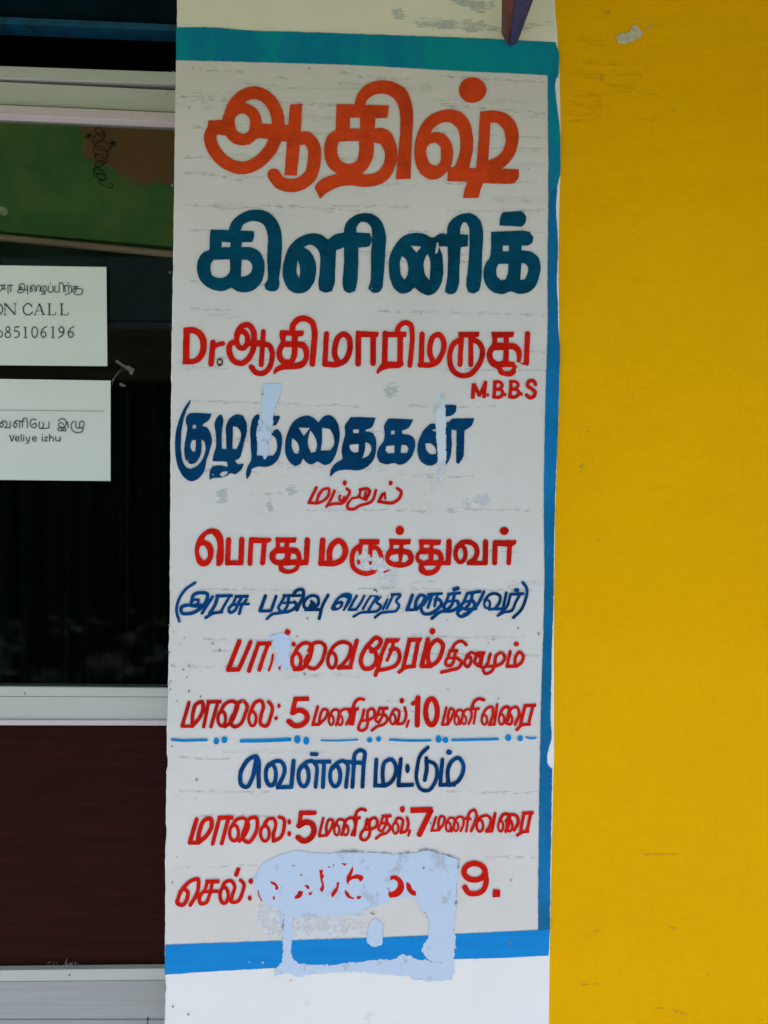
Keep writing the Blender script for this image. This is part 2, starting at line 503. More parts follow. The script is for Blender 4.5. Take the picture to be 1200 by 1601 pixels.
LET='''# W word : colour : label
W red : large orange-red first word of the painted clinic sign : n0.5
R 300 100 4.2857
S85 245,370 290,265 350,210 430,193 510,235 560,310 576,410 552,520 500,605 420,672 340,697 250,675 170,610 130,540 122,480 140,440
P 108,378 210,375 225,480 160,475 95,500
E 336,403,91,103,80
P 385,395 465,400 650,410 640,522 425,505 380,545
P 655,272 738,266 720,560 702,748 618,745
T88 715,500 770,498 815,560 818,650 790,750 720,805 650,815 590,797 548,745
N 285,400 290,360 310,338 335,333 362,340 384,370 386,410 378,445 358,464 330,466 300,450
R 560 100 4.2857
P -146,268 205,278 195,362 115,365 108,432 160,430 215,460 250,530 262,600 245,690 200,770 140,808 80,822 0,822 -34,815 -134,825 -214,865 -256,903 -295,830 -270,790 -200,752 -144,735 -200,690 -230,600 -225,530 -190,465 -154,445
N -57,360 11,360 11,433 -57,433
N -129,520 4,515 2,600 -10,645 -45,668 -80,668 -115,650 -142,600 -140,550
N 105,525 150,535 175,590 170,660 140,712 90,735 22,738 60,700 92,640
P -29,278 -10,210 30,155 80,125 150,110 230,120 310,165 350,240 365,330 360,480 350,770 250,772 270,560 280,380 270,290 230,225 170,200 100,210 60,240 45,278
P 603,710 580,735 540,765 490,773 440,755 400,710 378,640 375,580 385,500 420,410 480,345 560,312 620,305 690,325 740,380 765,470 768,560 755,640 742,700
N 480,465 510,425 560,395 610,392 650,415 678,480 682,540 672,620 650,675 640,692 618,692 632,640 634,580 615,515 575,470 530,455
N 455,570 475,540 515,527 545,550 552,600 545,660 520,685 480,665 460,620
P 600,695 1077,705 1070,770 1045,797 595,785
P 730,790 840,795 820,840 805,898 700,898 712,840
P 815,318 930,314 1000,340 1050,390 1073,460 1070,530 1040,620 1000,670 955,705 790,700 805,500
N 885,395 925,395 965,430 985,480 985,530 960,590 920,625 870,650
F 765,175,92,86
W navy : large dark blue second word of the painted clinic sign : n0.5
R 290 320 4
P 155,155 265,158 425,165 428,200 415,235 352,235 350,265 420,270 465,300 490,350 492,420 475,480 430,530 370,548 320,540 287,518 240,538 180,535 120,505 80,450 70,400 80,340 110,300 148,283 150,220
N 225,232 280,235 280,266 225,266
N 175,345 275,342 270,430 240,455 200,458 165,440 155,400 160,365
N 350,343 390,348 413,375 415,405 395,435 345,453
P 265,165 290,105 340,60 400,35 460,32 520,50 570,100 595,160 595,380 585,470 588,500 570,535 535,543 500,530 492,505 510,470 508,330 510,180 490,130 450,105 400,105 360,125 342,165
P 605,420 615,350 650,260 710,205 790,180 850,190 890,218 930,188 985,175 1150,178 1163,210 1150,262 1080,270 1078,400 1070,500 1060,540 1020,552 990,535 982,500 990,350 990,268 940,285 935,400 930,490 915,540 870,550 835,535 830,500 838,420 835,300 815,270 780,250 735,265 775,290 808,345 815,420 800,490 760,540 710,555 650,535 615,480
N 700,345 712,380 715,420 710,465 695,430 695,380
P 985,185 1000,120 1050,72 1110,53 1180,65 1225,105 1250,180 1248,300 1235,480 1230,520 1210,548 1170,550 1142,525 1155,480 1158,300 1165,190 1155,135 1130,110 1095,107 1072,135 1066,185
R 570 320 4
P 150,400 155,330 185,260 230,205 300,178 370,182 425,205 470,182 520,183 645,188 645,262 600,265 592,400 585,510 565,550 530,560 500,545 512,480 520,350 518,262 465,262 480,300 490,370 490,440 475,500 440,550 400,567 350,550 312,518 270,550 230,556 190,530 160,470
N 285,255 355,262 322,300
N 232,320 255,340 270,390 265,440 250,472 228,440 220,390 222,350
N 392,308 408,350 410,400 405,472 385,450 370,400 375,340
N 450,232 462,240 455,300 440,310
P 512,190 520,130 560,80 620,55 680,60 720,95 737,150 735,300 725,500 715,535 680,557 645,545 635,510 645,400 655,200 650,140 635,112 615,110 600,140 595,190
P 790,170 1030,172 1055,200 1045,240 1020,255 982,255 980,285 1040,295 1085,330 1100,385 1090,450 1060,520 1010,552 950,555 918,543 860,560 800,545 755,495 742,430 755,370 780,335
N 862,255 902,255 900,293 862,293
N 835,370 898,370 893,440 880,468 850,472 828,450 822,410
N 980,365 1005,368 1022,395 1015,440 1000,468 972,470
P 860,48 985,46 1008,70 1005,110 985,137 842,130 848,80
W red : painted red line with the doctor's name : n0.4
R 270 480 4
P 65,128 135,128 180,150 207,195 212,245 200,300 170,340 120,358 60,358
N 105,162 140,172 165,205 170,250 155,300 130,322 103,325
S36 250,222 238,355
S30 255,248 285,235 312,228
E 432,205,35,53,34
S36 398,195 405,155 435,118 470,112 500,145 508,205 500,270 470,325 430,352 385,340 355,290 352,250 365,225 390,222
L40 460,225 560,228
S32 565,155 552,360
S34 565,232 600,240 620,280 618,330 600,385 560,415 520,410 490,375
P 670,145 815,147 820,165 812,182 782,185 780,215 820,220 845,250 852,300 840,350 810,380 770,388 700,392 665,400 630,425 628,405 645,375 680,358 655,330 647,295 655,250 672,215 665,170
N 705,180 742,180 742,213 705,213
N 695,250 742,252 742,295 732,325 712,330 690,315 683,285
N 780,252 805,260 818,290 810,330 785,345 755,352 775,315
S38 744,155 755,105 790,76 830,73 868,95 884,140 880,250 872,355
S34 960,168 950,355
S36 1035,345 1012,300 1015,240 1035,190 1065,170 1095,185 1108,235 1100,290 1075,335 1035,357 952,357
R 560 480 4
P -15,150 125,155 128,170 118,190 -15,188
S36 92,175 92,352
S36 0,165 -2,355
L34 150,172 300,172
S36 168,165 163,355
P 150,350 280,345 285,362 265,378 190,385 145,400 120,420 112,405 120,385
L36 262,175 260,365
S32 240,160 255,120 290,98 325,110 336,160 332,260 322,365
S34 398,170 392,355
S34 468,345 450,300 450,230 470,185 500,172 528,200 535,245 520,300 490,345 450,362 385,362
P 622,155 757,155 755,180 740,190 625,188
S32 645,175 635,360
S32 703,180 703,360
S34 635,205 600,225 575,280 572,340 590,395 640,428 690,425 740,380 770,320 775,265 755,225 715,205
P 830,155 975,155 970,185 940,192 942,225 985,230 1015,260 1022,310 1010,350 985,378 985,410 960,432 920,433 880,418 862,385 840,375 812,345 802,300 812,260 835,228
N 868,192 908,192 908,222 868,222
N 850,272 908,268 905,335 870,340 845,320 838,295
N 942,262 975,272 990,300 990,345 940,340
N 895,378 970,375 950,400 910,400
S34 1058,168 1050,350
L26 990,362 1062,360
N 978,345 1000,345 1020,358 1060,370 1075,385 1030,378 995,372 980,358
W brown : small brown blotch after the two Latin letters : n0.3
R 270 480 4
F 293,345,20,26
N 280,338 292,330 305,340 300,355 285,356
W red : four small red capital letters with dots : n0.3
R 560 480 4
L26 722,478 715,575
L22 722,478 758,560
L20 755,560 795,468
L24 795,462 785,570
F 810,550,8,12
S22 855,470 848,562
S20 850,468 885,470 900,490 885,510 855,515
S22 855,515 895,520 903,545 880,565 845,562
F 918,548,8,12
S22 955,470 948,562
S20 950,466 985,468 1000,488 985,508 955,513
S22 955,513 995,520 1003,545 980,563 945,562
F 1020,543,8,14
S24 1108,485 1095,462 1065,466 1058,492 1085,512 1105,532 1095,560 1070,567 1052,552
W navy : dark blue fourth line of the sign scarred by pale peeled strips : n0.5
R 265 600 4.8
P 155,118 110,180 70,270 45,370 40,470 48,570 70,645 105,700 155,732 210,715 255,660 275,580 300,500 315,430 300,360 275,325 240,318 235,410 255,430 268,480 262,520 240,575 205,615 155,640 120,622 98,580 85,510 85,420 97,300 125,200 155,135
P 155,222 315,225 295,270 250,305 245,320 238,420 238,480 225,550 190,595 160,603 125,580 110,520 112,450 125,380 130,320 120,290 130,240
N 172,310 195,308 197,335 172,338
N 165,425 197,420 192,510 170,510 155,480
P 385,228 400,260 392,350 390,490 425,490 422,400 425,310 450,260 500,230 550,240 575,290 580,350 560,430 545,500 520,560 480,578 320,582 330,530 345,480 345,380 338,290 355,250
N 475,320 505,325 530,360 535,400 520,450 500,490 470,490
P 430,570 475,570 510,605 555,600 540,640 495,680 455,670 430,690 370,705 330,705 297,720 300,660 320,620 370,612 435,625
N 315,675 335,680 325,692
N 370,680 400,660 435,655 432,672 395,700 380,690
P 665,228 680,250 690,320 657,322 655,540 690,540 715,550 740,540 775,540 800,500 805,450 795,410 760,380 790,345 810,340 835,370 843,420 835,500 810,570 770,610 735,622 650,625 615,640 600,690 577,720 572,690 585,620 607,580 608,450 605,330 620,270 640,240
P 765,240 830,242 810,290 790,320 765,300
P 865,470 880,380 925,290 970,255 1030,240 1080,255 1115,290 1158,245 1195,235 1238,260 1268,320 1276,390 1263,470 1238,550 1208,595 1168,610 1110,582 1060,605 1025,590 1000,560 980,600 940,618 900,590 870,530
N 965,328 1052,332 1005,395
N 918,405 950,430 970,480 965,525 935,520 915,470
N 1055,350 1085,390 1105,450 1095,510 1060,518 1040,470 1040,400
N 1143,330 1200,340 1228,390 1228,470 1205,500 1135,500 1143,420
R 500 600 4.8
P 230,250 418,254 385,330 340,345 345,358 395,370 418,410 422,480 405,560 360,620 300,648 200,645 130,655 75,698 80,650 115,600 170,565 162,500 175,430 188,380 185,320
N 245,342 292,342 290,372 247,372
N 220,458 290,452 288,512 250,515 228,495
N 340,438 370,450 385,490 370,530 315,565 333,510
P 510,260 700,268 665,330 615,352 617,378 670,385 705,410 715,450 700,520 660,580 600,608 555,595 500,605 445,590 428,545 440,480 475,430 485,380 480,320
N 535,352 560,352 560,380 532,380
N 498,468 560,460 560,520 510,522 490,500
N 612,458 650,465 665,490 650,520 605,520
P 845,298 872,305 890,335 890,570 860,605 810,612 765,590 735,530 733,460 755,390 795,330
N 790,448 830,450 865,480 872,525 835,530 800,500
N 840,345 872,340 878,358 850,355
P 990,260 1158,260 1140,310 1085,350 1080,480 1075,550 1040,602 1020,590 1025,350 985,342 988,480 975,560 950,605 925,598 930,290 965,290
P 930,158 1025,160 1015,215 985,240 930,243
X strips
W red : smallest red slanted word centred below the dark blue line : n0.3
R 500 600 4.8
S24.2 -28,780 -63,850 -82,890
S22 -85,893 -8,893 42,865 68,815 65,788 32,790 0,820 -25,880
S22 108,805 75,880 48,922
S22 55,912 110,900 170,895 205,850 222,805 200,788
S17.6 150,840 145,870 165,878 182,850
F 185,745,16,21
S22 210,895 205,930 240,943 300,915 390,880 420,800
S24.2 300,795 360,790 372,805 345,870
S18.7 305,795 288,850 240,862 212,895
L18 330,865 345,805
S17.6 285,845 330,868
S24.2 468,830 440,886 560,888 600,850 608,810 578,785
S16.5 485,818 490,862
F 530,745,16,19
W red : red line of two words below the smallest red word : n0.4
R 290 810 4.2857
P 60,220 75,150 115,95 170,68 220,80 250,130 255,200 245,310 225,325 203,318 205,250 212,190 200,135 175,105 140,115 120,145 165,165 188,220 180,270 150,315 110,325 80,305 65,265
N 100,185 125,185 145,220 140,270 122,285 100,260 88,220
S35.2 287,145 280,300
L34 265,300 385,300
S37.4 375,145 370,298
P 425,128 570,133 578,150 560,165 425,168
S33 438,145 430,305
S35.2 528,150 515,300
P 600,128 745,130 735,165 695,168 692,195 745,200 770,230 778,278 822,278 822,315 765,320 750,350 715,370 660,372 625,355 620,318 590,310 562,275 565,230 600,195
N 632,165 662,165 660,193 632,195
N 612,238 665,236 660,270 635,282 605,275 600,255
N 708,236 738,245 745,275 700,278
N 650,320 740,315 725,335 690,345 660,335
S37.4 815,148 808,290
S39.6 918,150 908,300
S39.6 965,290 965,220 990,170 1025,152 1060,180 1070,230 1050,275 1010,300 905,302
R 550 810 4.2857
P 45,140 187,142 182,178 50,180
S33 55,185 15,215 0,270 10,330 50,362 100,372 145,360
S28.6 60,170 45,290
S30.8 125,170 120,290
S30.8 125,200 165,200 190,240 195,300 165,345
X peelmid
P 115,290 135,290 130,315 112,312
P 35,278 50,280 60,305 35,318
P 210,358 255,345 255,352 215,370
P 245,140 395,142 390,175 345,180 345,205 390,215 415,260 405,305 370,325 290,330 240,310 222,280 230,230 250,200
N 278,180 318,180 315,205 275,205
N 260,250 310,240 315,290 275,292 250,275
N 345,242 370,250 378,275 355,300 330,295
F 320,83,29,32
P 445,142 598,145 592,180 545,185 545,205 590,215 612,250 615,288 662,288 662,315 600,318 585,350 545,380 490,385 455,365 445,330 450,312 425,280 425,245 450,210
N 482,178 518,180 518,200 480,200
N 455,245 512,240 512,275 480,285 450,270
N 548,240 575,250 580,280 545,285
N 480,320 570,318 540,345 500,350
S37.4 650,158 645,300
E 727,240,34,55,30
S35.2 705,195 740,165 790,162 830,190 838,235 820,275 785,300
L30 770,302 905,302
S37.4 895,160 893,300
P 945,148 1100,148 1102,170 1075,188 945,185
S35.2 960,165 955,300
S33 1058,170 1050,300
F 1020,86,30,28
W blue : blue bracketed line of slanted handwriting : n0.3
R 260 900 4
S18.08 178,45 120,85 75,155 62,215 80,285
S22.6 155,165 170,120 215,107 255,115 248,160 205,210 140,238 95,232 92,200 125,185 180,190 240,185
S16.95 150,180 170,152 200,150 195,175 160,185
S20.34 288,132 250,190 222,235
L20 305,127 415,125
S22.6 320,130 300,190 270,235
S18.08 395,130 365,180 340,225
S19.21 345,228 290,236 245,263
L20 425,130 515,130
S18.08 435,130 415,180
L17 400,182 520,177
S19.21 470,135 445,180 425,220 395,230 390,205 410,185
S18.08 500,150 470,190 455,238
S22.6 618,128 585,218
L20 578,222 657,220
S20.34 685,130 655,215
L18 725,125 850,125
S18.08 738,130 715,172
L15 708,172 800,168
S19.21 765,130 750,200 720,228 700,200 715,172
S18.08 745,228 700,235 660,242 628,270
S20.34 750,228 790,212 812,180 800,165
S22.6 790,125 815,92 850,88 855,130 830,180 815,215
S20.34 905,180 885,210 860,195 870,150 910,125 945,135 950,170 920,212
L20 860,213 975,212
S20.34 1010,122 975,190 955,268
S18.08 905,160 925,180 912,205
R 550 900 4
R 490 900 5.714
P 152,295 170,250 210,195 260,160 310,153 345,170 340,210 310,265 275,318 255,315 285,250 302,208 270,195 235,205 215,228 250,222 270,240 255,280 215,310 170,314
N 195,275 212,258 240,255 235,273 208,290
S25 385,180 350,240 315,305
L25 303,306 388,303
S24 452,182 425,235 385,295
S23 508,185 470,245 440,298
L14 500,182 590,185
S23 560,195 525,250 490,310
S24 598,190 560,235 600,272 575,312 500,325 420,332 358,366
S22 660,212 640,255 618,300
L24 688,170 780,166
S23 705,180 680,240 652,295
S25 775,178 738,232 762,262 740,312 660,325 600,335 548,374
F 545,128,9,8
F 562,138,4,12
F 662,182,5,7
N 588,175 600,190 594,196 580,182
R 550 900 4
S22.6 378,122 345,212
L18 335,215 400,213
S21.47 395,205 405,150 430,122 455,128 445,165 405,210
L18 470,118 568,112
S18.08 485,125 445,185
S20.34 455,150 432,200 445,235 480,240 530,212 560,175 545,150 520,152
S18.08 500,125 475,200
S18.08 532,125 515,190
L20 595,117 682,108
S19.21 605,122 590,162
L17 590,162 660,157
S20.34 640,122 625,180 600,212
S21.47 660,160 668,190 630,218 550,228 500,268
S20.34 590,165 572,195 592,215
S27.12 640,85 660,80
L20 715,112 808,98
S19.21 718,118 700,162
L17 700,164 758,157
S20.34 755,112 740,165 715,200
S20.34 700,165 680,195 705,208 775,208
S21.47 755,158 768,180 745,220 700,245
S19.21 690,205 658,235 680,256 720,243 750,210
S20.34 825,102 795,165 770,205
E 845,178,18,26,15
S19.21 830,155 860,120 895,112 925,128 925,160 895,207
L18 850,211 950,207
S19.21 965,108 945,200
L20 985,117 1078,113
S19.21 990,122 970,190 925,238
S18.08 1050,120 1022,170 1000,218 950,230 912,250
F 1030,90,18,13
S19.21 1068,42 1093,80 1085,150 1060,210 1010,262
W red : red line of two slanted words crossed by a pale peeled strip : n0.4
R 260 900 4
S29.7 455,412 420,500 385,588
L27.6 375,588 450,588
S27.6 525,415 490,500 450,588
S27.6 575,425 545,510 515,595
L27.6 562,425 655,425
S25.4 632,435 605,510 580,590
S16.0 665,495 658,540 640,592
S13.7 706,575 712,592
X strips
F 758,353,19,19
F 795,430,14,16
E 812,532,28,48,23
S25.4 800,490 825,445 870,420 905,435 902,490 880,545 845,582 800,588
S24.4 890,470 920,425 965,418 990,440 985,495 965,545 925,582 890,575 868,540 885,500
E 1035,530,26,48,23
S24.4 1015,490 1055,435 1105,415 1148,432 1148,480 1115,540 1075,578
L27.6 1070,577 1165,573
R 550 900 4
S27.6 30,408 8,490 -10,570
S27.6 115,455 145,480 152,530 115,580 75,580 55,540 70,480 115,420 155,388 180,405 165,445 120,475
P 210,390 305,392 288,420 200,422
S26.5 222,405 190,480 165,570 147,622
S21.2 262,412 245,470 220,530
S25.4 240,465 280,458 298,500 275,560 230,580 165,592
P 345,388 442,388 432,412 345,416
S27.6 360,402 322,570
S27.6 415,402 400,480 385,565
S24.4 390,567 335,575 295,603
S29.7 475,400 435,565
L27.6 425,567 500,567
S27.6 485,565 475,490 500,425 535,402 565,425 558,490 530,540 490,567
F 503,348,19,21
L21.2 605,470 665,470
S20.5 612,472 600,515
L18.2 595,515 665,515
S20.5 645,475 640,520 620,560 590,560 588,530 600,515
S21.7 660,518 685,540 672,572 620,590 560,604
S21.2 625,462 650,422 685,410 715,432
S20.5 735,505 712,520 705,555 722,570 742,545 735,505 715,510
S20.5 718,500 750,480 775,500 768,545 790,565 805,530 800,500
S18.2 790,495 770,520
L21.2 775,484 835,484
S20.5 818,488 805,570
S20.5 865,490 842,560 820,585 832,612 868,602 890,570
L20.5 835,567 905,567
S21.7 900,565 940,545 955,505 935,482 908,495 890,565
S21.2 990,475 970,565
L21.2 960,568 1030,568
S21.2 1018,562 1025,505 1050,478 1070,500 1062,540 1028,568
F 1028,428,17,16
W red : upper red opening hours line with a slanted 10 : n0.3
R 260 1070 4
S23.3 140,115 98,260
L21.2 90,262 165,262
S24.4 160,255 165,180 190,120 222,110 228,150 205,210 160,262
L23.3 250,110 345,108
S23.3 262,115 232,265
S23.3 320,115 278,265
E 345,215,24,46,21
S23.3 333,180 370,120 410,105 442,122 432,180 400,240 365,265
S23.3 425,175 450,115 480,105 502,130 490,190 460,250 420,265 400,240 415,190
E 537,215,23,45,20
S23.3 525,175 560,110 592,103 605,130 590,200 590,250 620,262 650,205 658,135 638,110
F 703,135,11,15
F 685,212,13,13
L29.7 795,92 892,90
S29.7 805,95 790,165
S33.9 788,178 830,162 872,182 880,215 850,250 800,258 765,232
S19.4 945,140 915,250
L18.2 905,253 960,250
S18.2 955,245 960,200 985,155 1005,160 1000,200 955,250
E 1030,225,15,30,15
S18.2 1020,195 1045,160 1070,160 1080,195 1060,255
E 1085,225,16,30,15
S18.2 1075,195 1100,160 1130,155 1148,190 1125,250
L20.5 1130,158 1200,155
S18.2 1160,160 1148,250
R 550 1070 4
S18.2 20,158 5,250
L18.2 -15,155 45,152
S21.2 5,150 22,108 50,90 72,95
S19.4 75,160 60,220 45,255 40,280 65,290 90,272 98,240
L18.2 60,226 110,226
S18.2 100,226 135,205 142,178 128,152 105,160 95,230
L20.5 165,150 228,150
S17.1 172,152 160,190
L16.0 158,190 208,187
S18.2 198,155 190,200 168,238
S16.0 160,190 147,225 168,240
S18.2 205,190 222,215 200,250 160,262 125,288
E 255,218,17,32,15
S18.2 245,190 270,155 292,165 292,210 282,248 315,245 338,195 330,145
F 312,103,15,18
S16.0 355,228 342,265
S33.9 412,85 408,255
S25.4 408,102 380,122
E 497,172,36,82,33
S17.1 590,145 565,250
L16.0 556,254 605,250
S17.1 600,245 602,190 620,150 636,160 625,205 600,250
E 655,225,14,28,13
S16.0 645,195 668,160 690,165 690,210 675,250
E 700,222,14,28,13
S16.0 690,190 715,158 740,160 748,195 730,248
L17.1 735,155 800,152
S16.0 775,158 762,245
S21.7 750,150 765,108 795,90 825,98
E 828,222,17,30,15
S18.2 815,195 845,150 875,140 882,180 860,250
L18.2 850,254 898,250
S18.2 908,125 890,250
E 935,220,17,32,15
S19.4 925,190 948,148 975,140 985,175 965,245
E 985,220,17,32,15
S19.4 975,190 1000,150 1030,142 1045,180 1020,250
L21.2 1072,135 1152,130
S21.7 1080,140 1055,250
S20.5 1132,135 1105,245
S20.5 1110,250 1060,256 1030,285
W skyblue : light blue dashes and double dots across the middle of the panel : n0.3
R 260 1070 4
S16 35,345 80,350 250,348
F 311,355,18,21
F 362,347,19,21
S22 468,354 600,352 700,348 770,345
F 818,345,20,26
F 874,353,19,25
S10 967,350 1040,353 1195,346
R 550 1070 4
S8 -10,347 30,347
F 110,347,17,17
F 166,342,16,17
S14 237,346 360,352 490,351
F 541,343,18,23
F 584,348,19,19
S16 628,348 760,346 912,342
F 978,334,19,21
F 1052,338,18,19
S12 1090,330 1120,338 1150,334
W blue : two tall blue words in the middle of the lower half : n0.4
R 260 1070 4
S28 577,640 575,560 575,480 560,452 525,462 482,510 460,580 475,635 500,642 530,600 550,530 560,470
E 652,565,32,68,26
S26 635,515 670,485 715,483 738,525 722,590 695,638
L26 685,645 785,641
S28 795,480 780,640
E 857,573,32,66,26
S25 840,525 870,490 910,480 935,505 932,642
L26 925,485 1030,483
S26 985,490 978,642
S26 908,436 938,438
E 1055,573,32,66,26
S25 1040,525 1070,490 1108,480 1130,500 1122,642
L26 1125,485 1225,492
S26 1172,490 1162,642
S26 1170,480 1182,430 1210,412 1235,420 1233,500 1225,640
R 550 1070 4
S26 152,472 145,628
L24 132,634 215,634
S26 195,620 192,540 207,485 245,470 273,510 268,570 240,615 200,634
S26 305,468 290,628
L26 282,632 388,628
F 347,527,15,29
S24 475,395 430,440 408,520 405,600 430,655 475,665 515,620 532,560 518,500 480,480
S26 465,462 467,530 455,598
S25 565,470 552,628
L24 542,630 650,627
S26 602,615 600,535 625,480 665,460 695,500 690,560 655,612 610,630
F 607,425,20,17
W red : lower red opening hours line with a slanted 7 : n0.3
R 260 1240 4
S27.6 188,165 145,308
L23.3 135,312 205,312
S27.6 195,305 208,230 240,168 275,160 282,200 255,260 200,310
L27.6 318,155 418,153
S25.4 330,160 288,318
S25.4 385,165 345,315
E 422,250,28,50,21
S23.3 405,212 440,165 485,158 510,190 490,260 455,300
S24.4 495,200 520,160 560,155 568,200 550,265 510,308 480,290 478,255 495,210
E 615,253,27,48,21
S23.3 605,210 640,162 668,160 682,190 668,260 668,300 705,285 735,215 730,160 705,150
F 767,180,13,17
F 767,255,12,17
S29.7 840,124 925,124
S27.6 840,130 832,190
S36.0 828,205 870,182 910,195 922,240 900,282 855,300 822,278
S18.2 980,158 955,262
L18.2 948,270 1010,264
S18.2 1002,260 1000,205 1020,165 1038,170 1035,210 1005,262
E 1065,232,16,32,15
S18.2 1055,200 1080,165 1105,168 1115,200 1095,262
E 1120,232,17,32,15
S18.2 1110,200 1135,160 1165,158 1180,200 1158,262
S18.2 1190,160 1175,265
R 550 1240 4
L19.4 -15,155 55,155
S20.5 28,160 12,262
S21.2 18,150 35,112 60,100 85,108
S19.4 95,165 80,220 55,260 55,285 80,294 105,272 112,240
L18.2 75,228 125,228
S19.4 115,228 150,210 158,180 145,155 118,165 108,230
L20.5 185,145 248,142
S16.0 192,150 180,190
L16.0 178,190 228,188
S18.2 220,150 210,200 188,240
S16.0 180,190 165,228 190,242
S18.2 225,190 240,218 215,250 180,262 150,285
E 272,220,18,34,15
S19.4 265,190 290,155 315,165 312,215 305,248 335,240 352,195 345,155
F 315,102,17,21
S17.1 362,235 353,265
L36.0 365,108 505,104
S36.0 492,112 455,190 422,258
S17.1 525,152 500,230
L16.0 490,236 550,232
S17.1 542,228 542,180 558,145 576,150 573,190 545,230
E 602,212,15,28,14
S16.0 592,185 615,155 638,160 640,195 622,240
E 650,210,15,28,14
S16.0 642,180 665,150 692,152 698,190 680,238
L17.1 690,158 748,163
S16.0 725,165 715,240
S19.4 722,155 740,118 765,106 778,130 765,190 745,238
E 800,205,20,36,17
S19.4 785,170 815,145 850,142 868,165 862,205 840,238
L19.4 835,240 880,238
S20.5 895,128 875,235
E 930,208,16,32,15
S21.7 925,170 950,132 980,135 985,170 962,240
E 985,205,18,34,17
S21.7 965,175 995,135 1028,142 1040,180 1015,232
L23.3 1062,127 1138,122
S21.7 1075,130 1055,232
S21.2 1118,128 1095,235
S20.5 1100,240 1060,246 1035,264
W red : bottom red phone line mostly peeled away beside its last digit 9 : n0.4
R 260 1240 4
S25 148,700 185,640 200,575 195,538 162,545 108,590 75,650 68,690 100,700 130,655 130,615 105,600 85,620
L26 242,555 332,552
S21 255,560 240,605
L22 225,618 325,614
S23 285,560 268,640 240,690 212,690 205,655 228,618
E 360,640,26,50,23
S23 345,600 370,555 405,550 425,580 412,640 405,680 440,680 475,620 482,565 462,545
S27 448,478 435,512
F 527,552,15,17
F 520,657,12,17
S7 573,610 578,640 595,675
P 648,550 680,560 700,590 695,605 680,605 680,580 655,565
P 665,645 680,650 675,668 665,665
F 842,512,6,7
F 793,455,5,5
P 825,610 855,615 850,635 835,655 805,662 800,645 815,635
P 862,575 890,578 895,600 880,600
P 885,625 912,618 905,640 890,635
P 955,480 980,482 978,510 988,520 978,535 985,575 980,610 970,622 958,600 970,580 962,540 958,510
P 1005,460 1025,458 1020,470
P 1040,445 1046,442 1042,480
P 1065,555 1082,560 1070,610 1050,640 1035,655 1030,635 1045,605 1060,590
P 1090,438 1130,440 1115,455
P 1125,530 1145,490 1165,455 1165,490 1155,520 1195,508 1225,515 1232,535 1215,555 1195,535 1160,540 1140,560 1140,580 1128,560
P 1115,605 1135,620 1150,645 1175,655 1170,665 1130,650 1115,620
R 550 1240 4
P 0,450 8,485 -3,500
P -5,655 10,655 8,665
P 30,645 60,645 50,662 28,662
P 240,520 265,513 300,530 325,570 322,610 290,645 240,655 228,640 232,610 218,595 222,590 240,620 265,610 285,585 285,555 262,538 240,545
P 342,555 365,570 375,600 400,615 400,645 370,635 345,605 338,575
E 766,492,66,52,36
S34 834,500 838,565 818,610 770,630 728,622 706,590
P 880,600 925,605 928,650 880,652
'''

